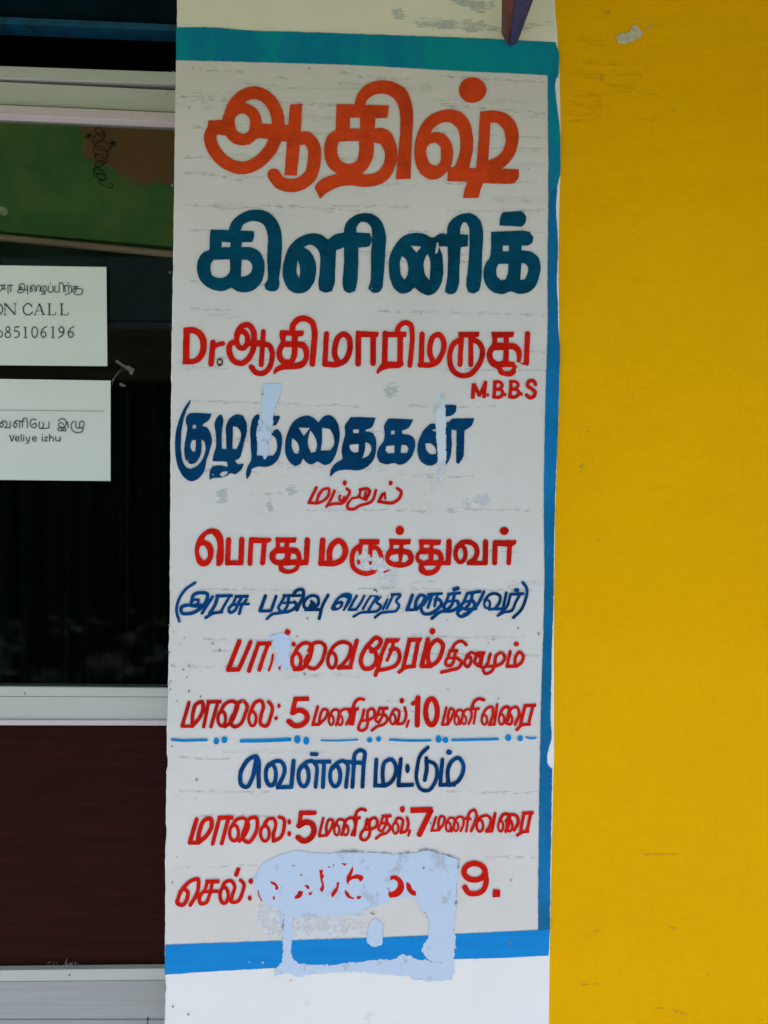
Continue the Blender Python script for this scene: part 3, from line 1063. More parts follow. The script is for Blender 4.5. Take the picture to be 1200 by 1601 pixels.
LET2='''W ink : three printed lines on the upper sheet : n0
R 0 360 3.8133
L5 -5,328 32,328
S5 10,328 10,352
L5 4,350 35,350
S5 10,352 -2,366
S5 22,328 22,352
L5 42,328 75,328
S5 46,328 46,378
S5 62,328 62,368
S5 125,335 115,345 118,358 128,350 124,336
S5 112,350 115,325 135,318 147,335 142,360 118,374 102,366 106,355 160,355
S5 163,328 163,382
S5 186,344 177,355 182,368 192,358 186,342
S5 178,346 188,328 202,330 206,350 208,366 217,358 217,335 228,328 238,340 235,366
S5 246,330 246,366 262,368 275,350 268,330 258,338 258,366
S5 262,368 268,380 245,382
S5 288,332 288,367 312,367 312,332
F 300,317,4,4
S5 326,332 326,367 350,367 350,335
S5 350,335 355,316 368,313 376,325 377,368
S5 388,368 388,330 404,330 406,366
S5 406,336 416,330 425,345 422,368 405,378 388,386
F 405,315,4,4
L5 433,335 466,335
S5 440,335 440,355
S5 452,335 452,360 440,372 432,362 440,350 470,348 490,355 488,375 465,385 440,380
E -14,471,28,32,6
L3.5 28,437 28,505
L8 30,439 88,504
L3.5 88,437 88,505
L3.5 18,438 36,438
L3.5 78,438 97,438
L3.5 19,505 37,505
S6.5 189,457 178,441 160,438 142,452 137,475 145,496 162,505 180,500 191,488
L3.5 206,504 231,437
L8 232,437 258,504
L3.5 214,482 250,482
L3.5 198,504 216,504
L3.5 246,504 268,504
L8 292,439 292,504
L3.5 281,438 303,438
L3.5 281,505 328,505
L3.5 328,505 332,487
L8 366,439 366,504
L3.5 355,438 377,438
L3.5 355,505 402,505
L3.5 402,505 406,487
S6 -17,602 0,600 13,618 5,636 -15,640
E 45,589,12,14,5.5
E 45,624,16,16,5.5
L6.5 86,577 114,576
L4 88,577 84,602
S6 84,603 100,601 113,618 105,636 85,640
L7 150,575 150,641
L3.5 139,641 161,641
L4 138,583 150,576
E 205,608,17,32,6
S6 276,574 252,590 242,618 256,640 273,624 262,605 245,612
L7 314,575 314,641
L3.5 303,641 325,641
L4 302,583 314,576
S6 347,641 372,624 380,596 366,575 349,592 362,611 377,602
S6 438,574 414,590 404,618 418,640 436,624 425,605 407,612
W ink : three printed lines on the lower sheet : n0
R 0 580 4.2857
S6 10,345 -5,360 5,380 20,366 14,345
S6 0,350 20,335 40,342 44,365 30,381
L6 28,381 68,381
L6 66,335 66,383
S6 100,345 88,365 98,381 112,366 104,345
S6 92,350 106,333 125,336 128,382
L6 124,337 163,337
L6 148,337 148,382
S6 148,335 158,316 174,318 181,345 181,382
S6 240,328 215,322 200,345 208,373 230,382 243,365 232,350 217,362
S6 262,340 262,381 328,381
S6 284,342 290,368 280,381
L6 326,340 326,383
S6 425,360 405,345 390,357 398,375 425,376 441,358 436,330 410,320 388,335
S6 440,350 450,342 457,380
S6 398,375 385,392 398,402 420,395 430,380
S6 402,380 420,400 440,400 438,385 400,380
S6 495,335 480,350 475,380 490,405 520,414 550,404 556,385
S6 508,337 508,379 548,379 562,358 555,338 537,340 532,379
S6 548,379 554,392
L7 62,428 78,472
L7 78,472 94,428
S6 100,456 126,455 121,441 109,440 101,455 107,469 125,469
L7 140,423 140,473
L7 157,440 157,473
F 157,429,4,4
L6 170,440 184,473
S6 198,440 184,484 172,486
S6 214,456 242,455 237,441 225,440 216,455 222,469 242,469
L7 282,440 282,473
F 282,428,4,4
L6 294,443 317,443
L6 317,443 295,470
L6 294,470 318,470
L7 330,423 330,473
S6 331,450 342,441 354,448 355,472
S6 372,440 372,462 382,471 397,463
L7 400,440 400,473
W ruled : thin ruled line near the top of the lower sheet : n0
R 0 580 4.2857
L3 -20,262 690,270
'''

# ---------------------------------------------------------------- materials
def lin(c):
    return tuple((v/12.92 if v<=.04045 else ((v+.055)/1.055)**2.4) for v in [q/255 for q in c])
def mat(name,col,rough=.6,var=.0,vs=(1,1,1),scale=8,bump=0,bscale=60,bvec=(1,1,1),metal=0,col2=None,spec=.5,cut=None,bump2=0):
    m=bpy.data.materials.new(name); m.use_nodes=True; n=m.node_tree.nodes; l=m.node_tree.links
    b=n['Principled BSDF']; b.inputs['Base Color'].default_value=(*col,1); b.inputs['Roughness'].default_value=rough
    b.inputs['Metallic'].default_value=metal; b.inputs['Specular IOR Level'].default_value=spec
    tc=n.new('ShaderNodeTexCoord')
    def noise(vec,sc,det=5,r=.6):
        mp=n.new('ShaderNodeMapping'); mp.inputs['Scale'].default_value=vec; l.new(tc.outputs['Object'],mp.inputs[0])
        t=n.new('ShaderNodeTexNoise'); t.inputs['Scale'].default_value=sc; t.inputs['Detail'].default_value=det; t.inputs['Roughness'].default_value=r
        l.new(mp.outputs[0],t.inputs['Vector']); return t.outputs['Fac']
    if var or col2:
        f=noise(vs,scale)
        rp=n.new('ShaderNodeValToRGB'); rp.color_ramp.elements[0].position=(cut[0] if cut else .3); rp.color_ramp.elements[1].position=(cut[1] if cut else .7)
        c2=col2 or tuple(min(1,c*(1+var)) for c in col); c1=col if col2 else tuple(c*(1-var) for c in col)
        rp.color_ramp.elements[0].color=(*c1,1); rp.color_ramp.elements[1].color=(*c2,1)
        l.new(f,rp.inputs[0]); l.new(rp.outputs[0],b.inputs['Base Color'])
    if bump:
        f=noise(bvec,bscale,6,.65); bp=n.new('ShaderNodeBump'); bp.inputs['Strength'].default_value=bump; bp.inputs['Distance'].default_value=.002
        l.new(f,bp.inputs['Height'])
        if bump2:
            g=noise((1,1,1),7,4,.55); b2=n.new('ShaderNodeBump'); b2.inputs['Strength'].default_value=bump2; b2.inputs['Distance'].default_value=.01
            l.new(g,b2.inputs['Height']); l.new(b2.outputs[0],bp.inputs['Normal'])
        l.new(bp.outputs[0],b.inputs['Normal'])
    return m
def layered(name,base,layers,rough,bumps,spec=.4):
    """paint: a base colour with several noise-driven layers over it, and several reliefs"""
    m=bpy.data.materials.new(name); m.use_nodes=True; n=m.node_tree.nodes; l=m.node_tree.links
    b=n['Principled BSDF']; b.inputs['Roughness'].default_value=rough; b.inputs['Specular IOR Level'].default_value=spec
    tc=n.new('ShaderNodeTexCoord'); cur=None
    def noise(vec,sc,det,r):
        mp=n.new('ShaderNodeMapping'); mp.inputs['Scale'].default_value=vec; l.new(tc.outputs['Object'],mp.inputs[0])
        t=n.new('ShaderNodeTexNoise'); t.inputs['Scale'].default_value=sc; t.inputs['Detail'].default_value=det; t.inputs['Roughness'].default_value=r
        l.new(mp.outputs[0],t.inputs['Vector']); return t.outputs['Fac']
    for (col,vec,sc,lo,hi,amt) in layers:
        f=noise(vec,sc,6,.62)
        mr=n.new('ShaderNodeMapRange'); mr.inputs[1].default_value=lo; mr.inputs[2].default_value=hi; mr.inputs[3].default_value=0; mr.inputs[4].default_value=amt
        l.new(f,mr.inputs[0])
        mx=n.new('ShaderNodeMix'); mx.data_type='RGBA'; l.new(mr.outputs[0],mx.inputs[0])
        if cur is None: mx.inputs[6].default_value=(*base,1)
        else: l.new(cur,mx.inputs[6])
        mx.inputs[7].default_value=(*col,1); cur=mx.outputs[2]
    if cur is None: b.inputs['Base Color'].default_value=(*base,1)
    else: l.new(cur,b.inputs['Base Color'])
    nrm=None
    for (vec,sc,st,dist) in bumps:
        f=noise(vec,sc,5,.6); bp=n.new('ShaderNodeBump'); bp.inputs['Strength'].default_value=st; bp.inputs['Distance'].default_value=dist
        l.new(f,bp.inputs['Height'])
        if nrm: l.new(nrm,bp.inputs['Normal'])
        nrm=bp.outputs[0]
    if nrm: l.new(nrm,b.inputs['Normal'])
    return m
HB=((6,1,60),14,.35,.0015)     # horizontal brush marks
VB=((70,1,5),14,.25,.0012)     # vertical brush marks
LU=((1,1,1),5,.5,.006)         # lumps of the plaster
GRN=((1,1,1),160,.15,.0006)
M={}
M['white']=layered('white_plaster_paint',(.80,.80,.79),[((.72,.71,.66),(1,1,1),3,.4,.7,.5),((.84,.85,.87),(30,1,2),2,.5,.75,.25),((.60,.62,.58),(3,1,14),5,.62,.8,.35)],.55,[HB,VB,LU,GRN])
M['graypaint']=layered('aged_white_paint',(.635,.61,.575),[((.69,.67,.64),(1,1,1),4,.4,.65,.7),((.56,.555,.53),(3,1,22),6,.55,.8,.55),((.54,.535,.48),(2,1,8),9,.6,.75,.35),((.68,.68,.68),(50,1,4),4,.55,.8,.5)],.5,[HB,VB,LU,GRN])
HY=((5,1,75),16,.6,.0022)
M['yellow']=layered('yellow_emulsion',(.84,.43,.001),[((.90,.48,.001),(1,1,1),2.2,.4,.7,.7),((.70,.355,.001),(3,1,24),5,.55,.8,.45),((.76,.39,.001),(20,1,3),5,.5,.8,.4)],.5,[HY,((4,1,30),30,.45,.0015),((1,1,1),26,.25,.0015),((1,1,1),4,.8,.012),GRN],.02)
def enamel(name,c,dark=.72,light=1.2,rough=.5):
    return layered(name,c,[(tuple(v*dark*.85 for v in c),(1,1,1.2),7,.48,.62,.85),(tuple(v*dark for v in c),(4,1,4),9,.45,.75,.8),(tuple(min(1,v*light+.004) for v in c),(5,1,40),6,.5,.8,.7)],rough,[HB,LU,GRN],.03)
M['red']=enamel('red_enamel',(.60,.011,.005),.74,1.3)
M['orangered']=enamel('orange_red_enamel',(.64,.062,.013),.76,1.25)
M['navy']=enamel('dark_blue_enamel',(.001,.048,.135),.6,1.5)
M['tealnavy']=enamel('dark_teal_enamel',(.001,.062,.115),.6,1.5)
M['blue']=enamel('blue_enamel',(.001,.058,.20),.45,1.6)
M['skyblue']=enamel('sky_blue_enamel',(.002,.245,.60),.78,1.12)
M['bandtop']=layered('teal_enamel',(.001,.26,.31),[((.001,.17,.33),(1.2,1,.6),3.2,.48,.56,.8),((.001,.29,.22),(1.5,1,.5),2.6,.56,.66,.9),((.001,.20,.25),(5,1,50),6,.5,.8,.5)],.5,[HB,LU,GRN],.12)
M['bandright']=layered('darker_blue_enamel',(.001,.135,.32),[((.001,.20,.50),(1,1,.7),2.3,.48,.6,.7),((.001,.085,.13),(1,1,.9),2,.55,.7,.8),((.001,.10,.22),(30,1,3),6,.5,.8,.6)],.5,[VB,LU,GRN],.12)
M['bandbottom']=layered('bright_blue_enamel',(.001,.235,.62),[((.001,.19,.55),(2,1,12),4,.45,.7,.8)],.5,[HB,LU,GRN],.12)
M['brown']=enamel('brown_blotch',(.12,.04,.01))
M['ink']=mat('printed_ink',(.02,.02,.02),.6)
M['ruled']=mat('grey_ink',(.22,.24,.22),.6)
M['paleblue']=layered('old_pale_blue_paint',(.44,.55,.67),[((.52,.61,.72),(1,1,1),9,.4,.7,.8),((.62,.64,.67),(1,1,2),26,.52,.64,.8),((.42,.50,.58),(30,1,3),6,.6,.8,.5)],.6,[HB,VB,((1,1,1),60,.3,.001)])
M['palewhite']=layered('scraped_paint',(.66,.67,.68),[((.72,.74,.77),(1,1,1),30,.45,.65,.8),((.55,.54,.48),(1,1,1),12,.58,.75,.6)],.7,[VB,((1,1,1),70,.4,.001)])
M['palegray']=layered('grey_blue_smear',(.50,.56,.53),[((.60,.64,.60),(1,1,1),25,.45,.65,.8)],.6,[HB,VB])
M['guide']=layered('dirt_streak',(.45,.46,.44),[((.36,.39,.38),(2,1,2),20,.5,.7,.7),((.57,.56,.545),(8,1,8),20,.42,.55,.95)],.8,[HB])
M['cream']=layered('cream_overpaint',(.76,.745,.60),[((.70,.69,.56),(1,1,1),5,.4,.7,.6),((.64,.66,.56),(3,1,10),8,.6,.75,.5)],.55,[VB,LU,GRN])
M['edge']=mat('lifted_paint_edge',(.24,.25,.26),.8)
M['chip']=mat('bare_chip',(.52,.50,.36),.8,.3,scale=90,bump=.5,bscale=150)
M['yellowdirt']=mat('yellow_scuff',(.60,.31,.004),.6,.15,scale=80)
M['speck']=mat('pinhole_shadowless',(.22,.21,.19),.9)
def wood():
    m=layered('dark_red_brown_laminate',(.018,.0038,.0026),[((.034,.0065,.004),(.7,1,26),7,.4,.7,.9),((.011,.005,.004),(.5,1,60),6,.5,.75,.8)],.42,[((1,1,60),10,.12,.0006)],.04); return m
M['wood']=wood()
M['alu']=layered('powder_coated_aluminium',(.43,.455,.40),[((.48,.50,.45),(1,1,12),5,.4,.7,.7),((.42,.44,.38),(1,1,3),12,.6,.8,.5)],.42,[((2,1,50),20,.1,.0005),LU],.5)
M['alugrey']=layered('grey_aluminium',(.30,.31,.30),[((.36,.37,.36),(.6,1,30),6,.4,.7,.8)],.45,[((1,1,60),20,.1,.0005)],.5)
M['alupink']=layered('pinkish_painted_lip',(.52,.45,.46),[((.58,.50,.51),(6,1,6),8,.4,.7,.7)],.5,[LU])
M['gasket']=mat('black_rubber_gasket',(.006,.006,.006),.6)
M['paper']=layered('sheet_paper',(.60,.64,.56),[((.65,.685,.61),(1,1,1),6,.4,.7,.8),((.60,.62,.52),(2,1,6),4,.55,.8,.4)],.8,[((1,1,1),9,.35,.004),((1,1,1),200,.1,.0004)],.2)
M['tape']=None
M['greenpaint']=layered('green_wall_paint',(.115,.245,.07),[((.07,.19,.065),(1,1,3),4,.4,.65,.9),((.19,.24,.07),(2,1,1),6,.5,.68,.8),((.025,.06,.015),(1,1,1),40,.68,.76,.9)],.75,[LU,GRN])
M['brownplaster']=layered('brown_plaster',(.34,.17,.075),[((.26,.17,.07),(1,1,1),7,.4,.7,.8),((.20,.11,.05),(1,1,1),16,.62,.8,.6)],.8,[LU,GRN])
M['pipe']=mat('pinkish_brown_pipe',(.5,.30,.24),.5,.2,vs=(.5,1,20),scale=8)
M['wire']=mat('rusty_wire',(.012,.010,.007),.7)
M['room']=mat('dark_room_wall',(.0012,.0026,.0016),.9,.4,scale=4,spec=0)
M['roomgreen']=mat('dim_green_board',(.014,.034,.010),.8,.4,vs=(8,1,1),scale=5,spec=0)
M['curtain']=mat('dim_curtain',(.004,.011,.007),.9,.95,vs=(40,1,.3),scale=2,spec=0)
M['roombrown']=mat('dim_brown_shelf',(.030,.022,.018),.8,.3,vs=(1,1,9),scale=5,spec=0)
M['navyboard']=mat('dark_blue_board',(.0010,.010,.015),.8,.6,scale=6,spec=.05)
M['blueedge']=layered('blue_painted_edge',(.003,.075,.16),[((.002,.03,.06),(5,1,8),6,.45,.65,.9)],.5,[LU])
M['ironbrown']=mat('rusty_painted_iron',(.10,.030,.020),.6,.4,vs=(9,9,2),scale=14,bump=.4)
M['ironpurple']=mat('purple_painted_iron',(.030,.028,.085),.6,.5,vs=(9,9,2),scale=12,bump=.3)
M['irondark']=mat('dark_iron',(.008,.008,.02),.6)
M['canopy']=layered('green_painted_concrete',(.21,.25,.015),[((.25,.29,.02),(1,1,1),2,.4,.7,.8)],.8,[LU])
M['concrete']=layered('worn_concrete',(.22,.225,.24),[((.18,.185,.20),(1,1,1),1.2,.4,.7,.8)],.85,[LU,GRN])
M['facade']=layered('dull_facade_paint',(.22,.235,.07),[((.17,.19,.06),(1,1,1),1,.4,.7,.8)],.8,[LU])
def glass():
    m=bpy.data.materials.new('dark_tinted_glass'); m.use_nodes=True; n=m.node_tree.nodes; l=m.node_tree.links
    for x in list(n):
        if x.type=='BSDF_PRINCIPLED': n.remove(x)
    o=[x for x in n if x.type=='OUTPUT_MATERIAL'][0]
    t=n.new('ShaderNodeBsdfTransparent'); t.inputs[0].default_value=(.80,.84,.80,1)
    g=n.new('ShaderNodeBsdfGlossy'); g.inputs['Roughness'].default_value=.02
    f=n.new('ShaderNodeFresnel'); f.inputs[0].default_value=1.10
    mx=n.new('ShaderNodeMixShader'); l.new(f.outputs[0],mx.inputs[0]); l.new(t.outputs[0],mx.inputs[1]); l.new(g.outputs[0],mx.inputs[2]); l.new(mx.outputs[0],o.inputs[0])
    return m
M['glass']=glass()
def tapem():
    m=bpy.data.materials.new('clear_tape'); m.use_nodes=True; n=m.node_tree.nodes; l=m.node_tree.links
    o=[x for x in n if x.type=='OUTPUT_MATERIAL'][0]; b=n['Principled BSDF']
    b.inputs['Base Color'].default_value=(.30,.30,.24,1); b.inputs['Roughness'].default_value=.3
    t=n.new('ShaderNodeBsdfTransparent'); mx=n.new('ShaderNodeMixShader'); mx.inputs[0].default_value=.30
    l.new(t.outputs[0],mx.inputs[1]); l.new(b.outputs[0],mx.inputs[2]); l.new(mx.outputs[0],o.inputs[0]); return m
M['tape']=tapem()
def film(name,col,amt,vec,sc,lo=.42,hi=.68):
    # a thin uneven coat of dirt or old paint: covers where its noise is high, clear elsewhere
    m=bpy.data.materials.new(name); m.use_nodes=True; n=m.node_tree.nodes; l=m.node_tree.links
    o=[x for x in n if x.type=='OUTPUT_MATERIAL'][0]; b=n['Principled BSDF']; b.inputs['Base Color'].default_value=(*col,1); b.inputs['Roughness'].default_value=.8; b.inputs['Specular IOR Level'].default_value=.05
    tc=n.new('ShaderNodeTexCoord'); mp=n.new('ShaderNodeMapping'); mp.inputs['Scale'].default_value=vec; l.new(tc.outputs['Object'],mp.inputs[0])
    t=n.new('ShaderNodeTexNoise'); t.inputs['Scale'].default_value=sc; t.inputs['Detail'].default_value=7; t.inputs['Roughness'].default_value=.65; l.new(mp.outputs[0],t.inputs['Vector'])
    mr=n.new('ShaderNodeMapRange'); mr.inputs[1].default_value=lo; mr.inputs[2].default_value=hi; mr.inputs[3].default_value=0; mr.inputs[4].default_value=amt; l.new(t.outputs['Fac'],mr.inputs[0])
    tr=n.new('ShaderNodeBsdfTransparent'); mx=n.new('ShaderNodeMixShader'); l.new(mr.outputs[0],mx.inputs[0]); l.new(tr.outputs[0],mx.inputs[1]); l.new(b.outputs[0],mx.inputs[2]); l.new(mx.outputs[0],o.inputs[0])
    return m
M['guide']=film('guide_line_dirt',(.28,.31,.31),.36,(5,1,14),14,.42,.66)
M['palegray']=film('grey_blue_smear',(.50,.56,.54),.75,(4,1,9),9,.34,.62)
M['filmdark']=film('grimy_brush_film',(.32,.33,.29),.30,(4,1,30),10,.45,.72)
M['filmlight']=film('pale_scuff_film',(.60,.67,.75),.38,(1,1,1),9,.40,.66)
M['splash']=film('splash_dirt',(.60,.60,.59),.22,(1,1,1),40,.45,.72)
M['paleblue']=film('old_pale_blue_paint',(.53,.64,.79),.96,(1,1,.8),20,.20,.44)
M['palewhite']=film('scraped_paint',(.72,.745,.77),.85,(1,1,1.3),34,.34,.55)
M['palestrip']=film('faint_pale_strip',(.60,.67,.71),1.0,(1,1,.6),14,.22,.52)
M['ydirt']=film('brown_streak_film',(.55,.29,.003),.38,(3,1,34),9,.46,.74)
M['glassdust']=film('dust_on_glass',(.20,.20,.18),.07,(1,1,1),22,.48,.72)
M['barebrown']=film('bare_brown_plaster',(.33,.165,.085),.97,(1,1,1),10,.18,.40)
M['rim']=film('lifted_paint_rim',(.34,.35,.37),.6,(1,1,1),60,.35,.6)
M['nick']=mat('nick_in_plaster',(.66,.34,.003),.8,.4,scale=150)
# ---------------------------------------------------------------- helpers
def W3(px,py,y=0.0):
    k=S*(D+y)/D
    return ((px-600)*k, y, ZC-(py-800.5)*k)
def link(name,me,m=None,parent=None,**kw):
    o=bpy.data.objects.new(name,me); scene.collection.objects.link(o)
    if m is not None: me.materials.append(M[m])
    if parent: o.parent=parent
    for k,v in kw.items():
        if v is not None: o[k]=v
    return o
def mesh(name,V,F,m=None,parent=None,smooth=False,**kw):
    me=bpy.data.meshes.new(name); me.from_pydata(V,[],F); me.update()
    if smooth: me.polygons.foreach_set('use_smooth',[True]*len(me.polygons))
    return link(name,me,m,parent,**kw)
def prism(name,px,y0,y1,m,parent=None,bev=0.0,**kw):
    """front outline given on the plane y0 (wall modules), pushed straight back to y1"""
    fr=[W3(a,b,y0) for a,b in px]; n=len(fr)
    V=fr+[(x,y1,z) for x,y,z in fr]
    bm=bmesh.new(); vs=[bm.verts.new(v) for v in V]
    bm.faces.new(vs[:n]); bm.faces.new(vs[n:][::-1])
    for i in range(n): bm.faces.new([vs[i],vs[i+n],vs[(i+1)%n+n],vs[(i+1)%n]])
    bmesh.ops.recalc_face_normals(bm,faces=bm.faces)
    if bev: bmesh.ops.bevel(bm,geom=[e for e in bm.edges],offset=bev,segments=2,affect='EDGES',profile=.6)
    me=bpy.data.meshes.new(name); bm.to_mesh(me); bm.free()
    return link(name,me,m,parent,**kw)
def tube(name,pts,r,m,parent=None,seg=8,**kw):
    pts=[np.array(p,float) for p in pts]; V=[];F=[]
    for i,p in enumerate(pts):
        t=pts[min(i+1,len(pts)-1)]-pts[max(i-1,0)]; t/=np.linalg.norm(t)+1e-9
        a=np.cross(t,(0,0,1) if abs(t[2])<.9 else (1,0,0)); a/=np.linalg.norm(a); b=np.cross(t,a)
        rr=r[i] if isinstance(r,(list,tuple)) else r
        for k in range(seg):
            th=2*math.pi*k/seg; V.append(tuple(p+rr*(math.cos(th)*a+math.sin(th)*b)))
    for i in range(len(pts)-1):
        for k in range(seg):
            F.append((i*seg+k,i*seg+(k+1)%seg,(i+1)*seg+(k+1)%seg,(i+1)*seg+k))
    F.append(tuple(range(seg))[::-1]); F.append(tuple(range((len(pts)-1)*seg,len(pts)*seg)))
    return mesh(name,V,F,m,parent,smooth=True,**kw)
def box(name,x0,x1,y0,y1,z0,z1,m,parent=None,**kw):
    V=[(x,y,z) for x in (x0,x1) for y in (y0,y1) for z in (z0,z1)]
    F=[(0,1,3,2),(4,6,7,5),(0,4,5,1),(2,3,7,6),(0,2,6,4),(1,5,7,3)]
    return mesh(name,V,F,m,parent,**kw)
random.seed(11)
# ---------------------------------------------------------------- surroundings
mesh('ground',[(-60,-60,0),(60,-60,0),(60,60,0),(-60,60,0)],[(0,1,2,3)],'concrete',kind='structure')
c=box('canopy_slab',-4.2,3.4,-1.8,0.14,2.72,2.90,'canopy',label='green painted concrete canopy slab jutting out over the doorway',category='canopy')
box('opposite_building',-16,16,-9.5,-7.0,0,3.6,'facade',label='low dull green building standing across the lane from the doorway',category='building')
# ---------------------------------------------------------------- yellow wall (3 mm behind the pillar face)
YX0=W3(840,0)[0]
yw=box('yellow_wall',YX0,3.0,.0022,.30,0,2.715,'yellow',label='bright yellow painted plaster wall to the right of the white pillar',category='wall')
# ---------------------------------------------------------------- white pillar
EDGE=[(-60,276),(0,275.5),(45,275),(95,274.5),(180,272.5),(260,271.5),(340,270),(420,269),(470,268),(560,266.5),(640,266),(700,265),(760,265),(830,264.5),(900,264),(960,264.5),(985,263),(1000,262.6),(1060,261.5),(1095,261.3),(1120,260.5),(1140,259.2),(1150,259.6),(1180,259.2),(1195,261.5),(1208,258.8),(1240,258.4),(1290,257.5),(1300,258.8),(1320,257),(1400,256.6),(1476,256.4),(1525,256.6),(1545,258.5),(1556,257),(1601,256),(1720,255)]
RE=[(-60,870),(0,867),(30,869),(60,871.5),(90,873),(110,874.5),(130,875),(200,876),(280,875.5),(330,874),(420,873),(500,874),(620,874),(700,871),(800,868),(900,866.5),(1000,865.5),(1100,866),(1180,866),(1260,864),(1350,862),(1450,860),(1520,859),(1601,858),(1720,857)]
def pillar():
    V=[];F=[]; rows=[]
    ys=[-192+i*4 for i in range(0,800) if -192+i*4<=1993]
    ex=[a for a,_ in EDGE]; ev=[b for _,b in EDGE]; rx=[a for a,_ in RE]; rv=[b for _,b in RE]
    rad=.006
    for y in ys:
        e=np.interp(y,ex,ev)+_N3[int(np.clip((y-GY0)/GR,0,GH-1)),10]*.35+_N1[int(np.clip((y-GY0)/GR,0,GH-1)),40]*.4
        r=np.interp(y,rx,rv)+_N2[int(np.clip((y-GY0)/GR,0,GH-1)),700]*.35
        x0,_,z=W3(e,y); x1=W3(r,y)[0]
        row=[(x0,.26,z)]
        rr=rad*(1+.35*_N1[int(np.clip((y-GY0)/GR,0,GH-1)),300])
        for k in range(7):
            th=math.pi/2*k/6
            row.append((x0+rr*(1-math.cos(th)),rr*(1-math.sin(th)),z))
        row+= [(x1-.0015,0,z),(x1-.0003,.0004,z),(x1,.0012,z),(x1,.0035,z)]
        rows.append(row)
    n=len(rows[0])
    for r_ in rows: V+=r_
    for i in range(len(rows)-1):
        for k in range(n-1):
            a=i*n+k; F.append((a,a+n,a+n+1,a+1))
    o=mesh('plaster_wall',V,F,'white',smooth=True)
    return o
root=bpy.data.objects.new('white_pillar',None); scene.collection.objects.link(root)
root['label']='white plastered pillar covered in red and blue hand-painted clinic lettering'; root['category']='pillar'
pw=pillar(); pw.parent=root
# ---------------------------------------------------------------- paint on the pillar
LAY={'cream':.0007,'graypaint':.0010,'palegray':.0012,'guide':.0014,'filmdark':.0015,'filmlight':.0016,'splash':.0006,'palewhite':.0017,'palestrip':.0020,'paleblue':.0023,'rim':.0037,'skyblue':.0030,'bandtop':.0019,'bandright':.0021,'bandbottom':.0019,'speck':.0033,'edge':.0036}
named={}
PA=parse(PATCH,named); L0=parse(LET0,named); L1=parse(LET,named); L2=parse(LET2,named)
def paint(w,parent,y,colour=None,shift=0):
    k=S*(D+y)/D
    V=[((a-600)*k,y,ZC-(b-800.5)*k) for a,b in w.V]
    me=bpy.data.meshes.new(w.name); me.from_pydata(V,[],[f[::-1] for f in w.F]); me.update()
    return link(w.name,me,colour or w.colour,parent,label=w.label)
first=True
# the curled rim of the peeled patches: short runs along their outline
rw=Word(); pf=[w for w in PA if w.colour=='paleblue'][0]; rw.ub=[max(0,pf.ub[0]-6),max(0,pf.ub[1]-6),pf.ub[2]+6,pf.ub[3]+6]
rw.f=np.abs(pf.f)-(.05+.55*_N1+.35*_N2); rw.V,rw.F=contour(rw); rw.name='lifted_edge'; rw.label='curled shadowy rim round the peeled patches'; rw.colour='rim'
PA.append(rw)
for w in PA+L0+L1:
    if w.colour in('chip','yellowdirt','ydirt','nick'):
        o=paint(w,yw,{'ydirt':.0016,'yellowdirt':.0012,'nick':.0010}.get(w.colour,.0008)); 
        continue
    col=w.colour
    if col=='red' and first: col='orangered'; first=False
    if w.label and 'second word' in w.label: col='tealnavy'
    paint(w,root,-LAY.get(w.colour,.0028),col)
# ---------------------------------------------------------------- glass door beside the pillar
dr=bpy.data.objects.new('glass_door',None); scene.collection.objects.link(dr); dr.location=(0,0,0)
dr['label']='aluminium framed door with dark tinted glass and a dark brown lower panel'; dr['category']='door'
YD=.10; XL=-420; XR=330
def q(pa,pb,xs=(XL,XR)):
    """top edge through (0,pa0)-(272,pa1), bottom edge through (0,pb0)-(272,pb1)"""
    f=lambda p,x: p[0]+(p[1]-p[0])*x/272
    return [(xs[0],f(pa,xs[0])),(xs[1],f(pa,xs[1])),(xs[1],f(pb,xs[1])),(xs[0],f(pb,xs[0]))]
prism('head_track',q((103,112.5),(122,131)),YD-.012,YD+.03,'alu',dr,.0012)
prism('top_rail',q((127.5,141),(163,175.5)),YD-.010,YD+.035,'alu',dr,.0015)
prism('rail_lip',q((163.5,176),(179,191)),YD-.018,YD+.02,'alupink',dr,.0015)
prism('glass_pane',q((176,188),(1078,1080)),YD+.006,YD+.011,'glass',dr)
prism('glazing_bead',q((1073.5,1076),(1088.5,1089.5)),YD-.014,YD+.02,'alu',dr,.0015)
prism('middle_rail',q((1088.8,1089.8),(1125.5,1126)),YD-.008,YD+.035,'alu',dr,.0015)
prism('rail_lip',q((1125.8,1126.3),(1134,1134.5)),YD-.013,YD+.02,'alupink',dr,.001)
prism('wood_panel',q((1134,1134.5),(1520,1518)),YD+.004,YD+.016,'wood',dr)
prism('bottom_bead',q((1517,1514),(1534.5,1532)),YD-.012,YD+.02,'alu',dr,.0012)
prism('bottom_rail',q((1534.8,1532.3),(1594,1594)),YD-.006,YD+.035,'alugrey',dr,.0012)
prism('kick_plate',q((1595,1595),(1980,1980)),YD-.009,YD+.035,'alugrey',dr,.0012)
prism('gasket',q((1071.8,1074.2),(1073.6,1076.1)),YD-.004,YD+.012,'gasket',dr)
for x,y in ((38.7,1084),(108.5,1524.5)):
    p=W3(x,y,YD-.0145 if y<1200 else YD-.0125)
    tube('screw_head',[(p[0],p[1]+.002,p[2]),(p[0],p[1]-.0012,p[2])],.0014,'irondark',dr)
prism('joint_line',[(229.5,1592),(231,1592),(231,1640),(229.5,1640)],YD-.0095,YD-.004,'gasket',dr)
def dust(pts,nn):
    wd=Word(); wd.name='glass_dust'; wd.label=None; wd.n=nn
    for x,y,a,b in pts: wd.ring(x,y,a,b)
    finish(wd); wd.V,wd.F=contour(wd); return paint(wd,dr,YD+.0045,'glassdust')
dr_=random.Random(6)
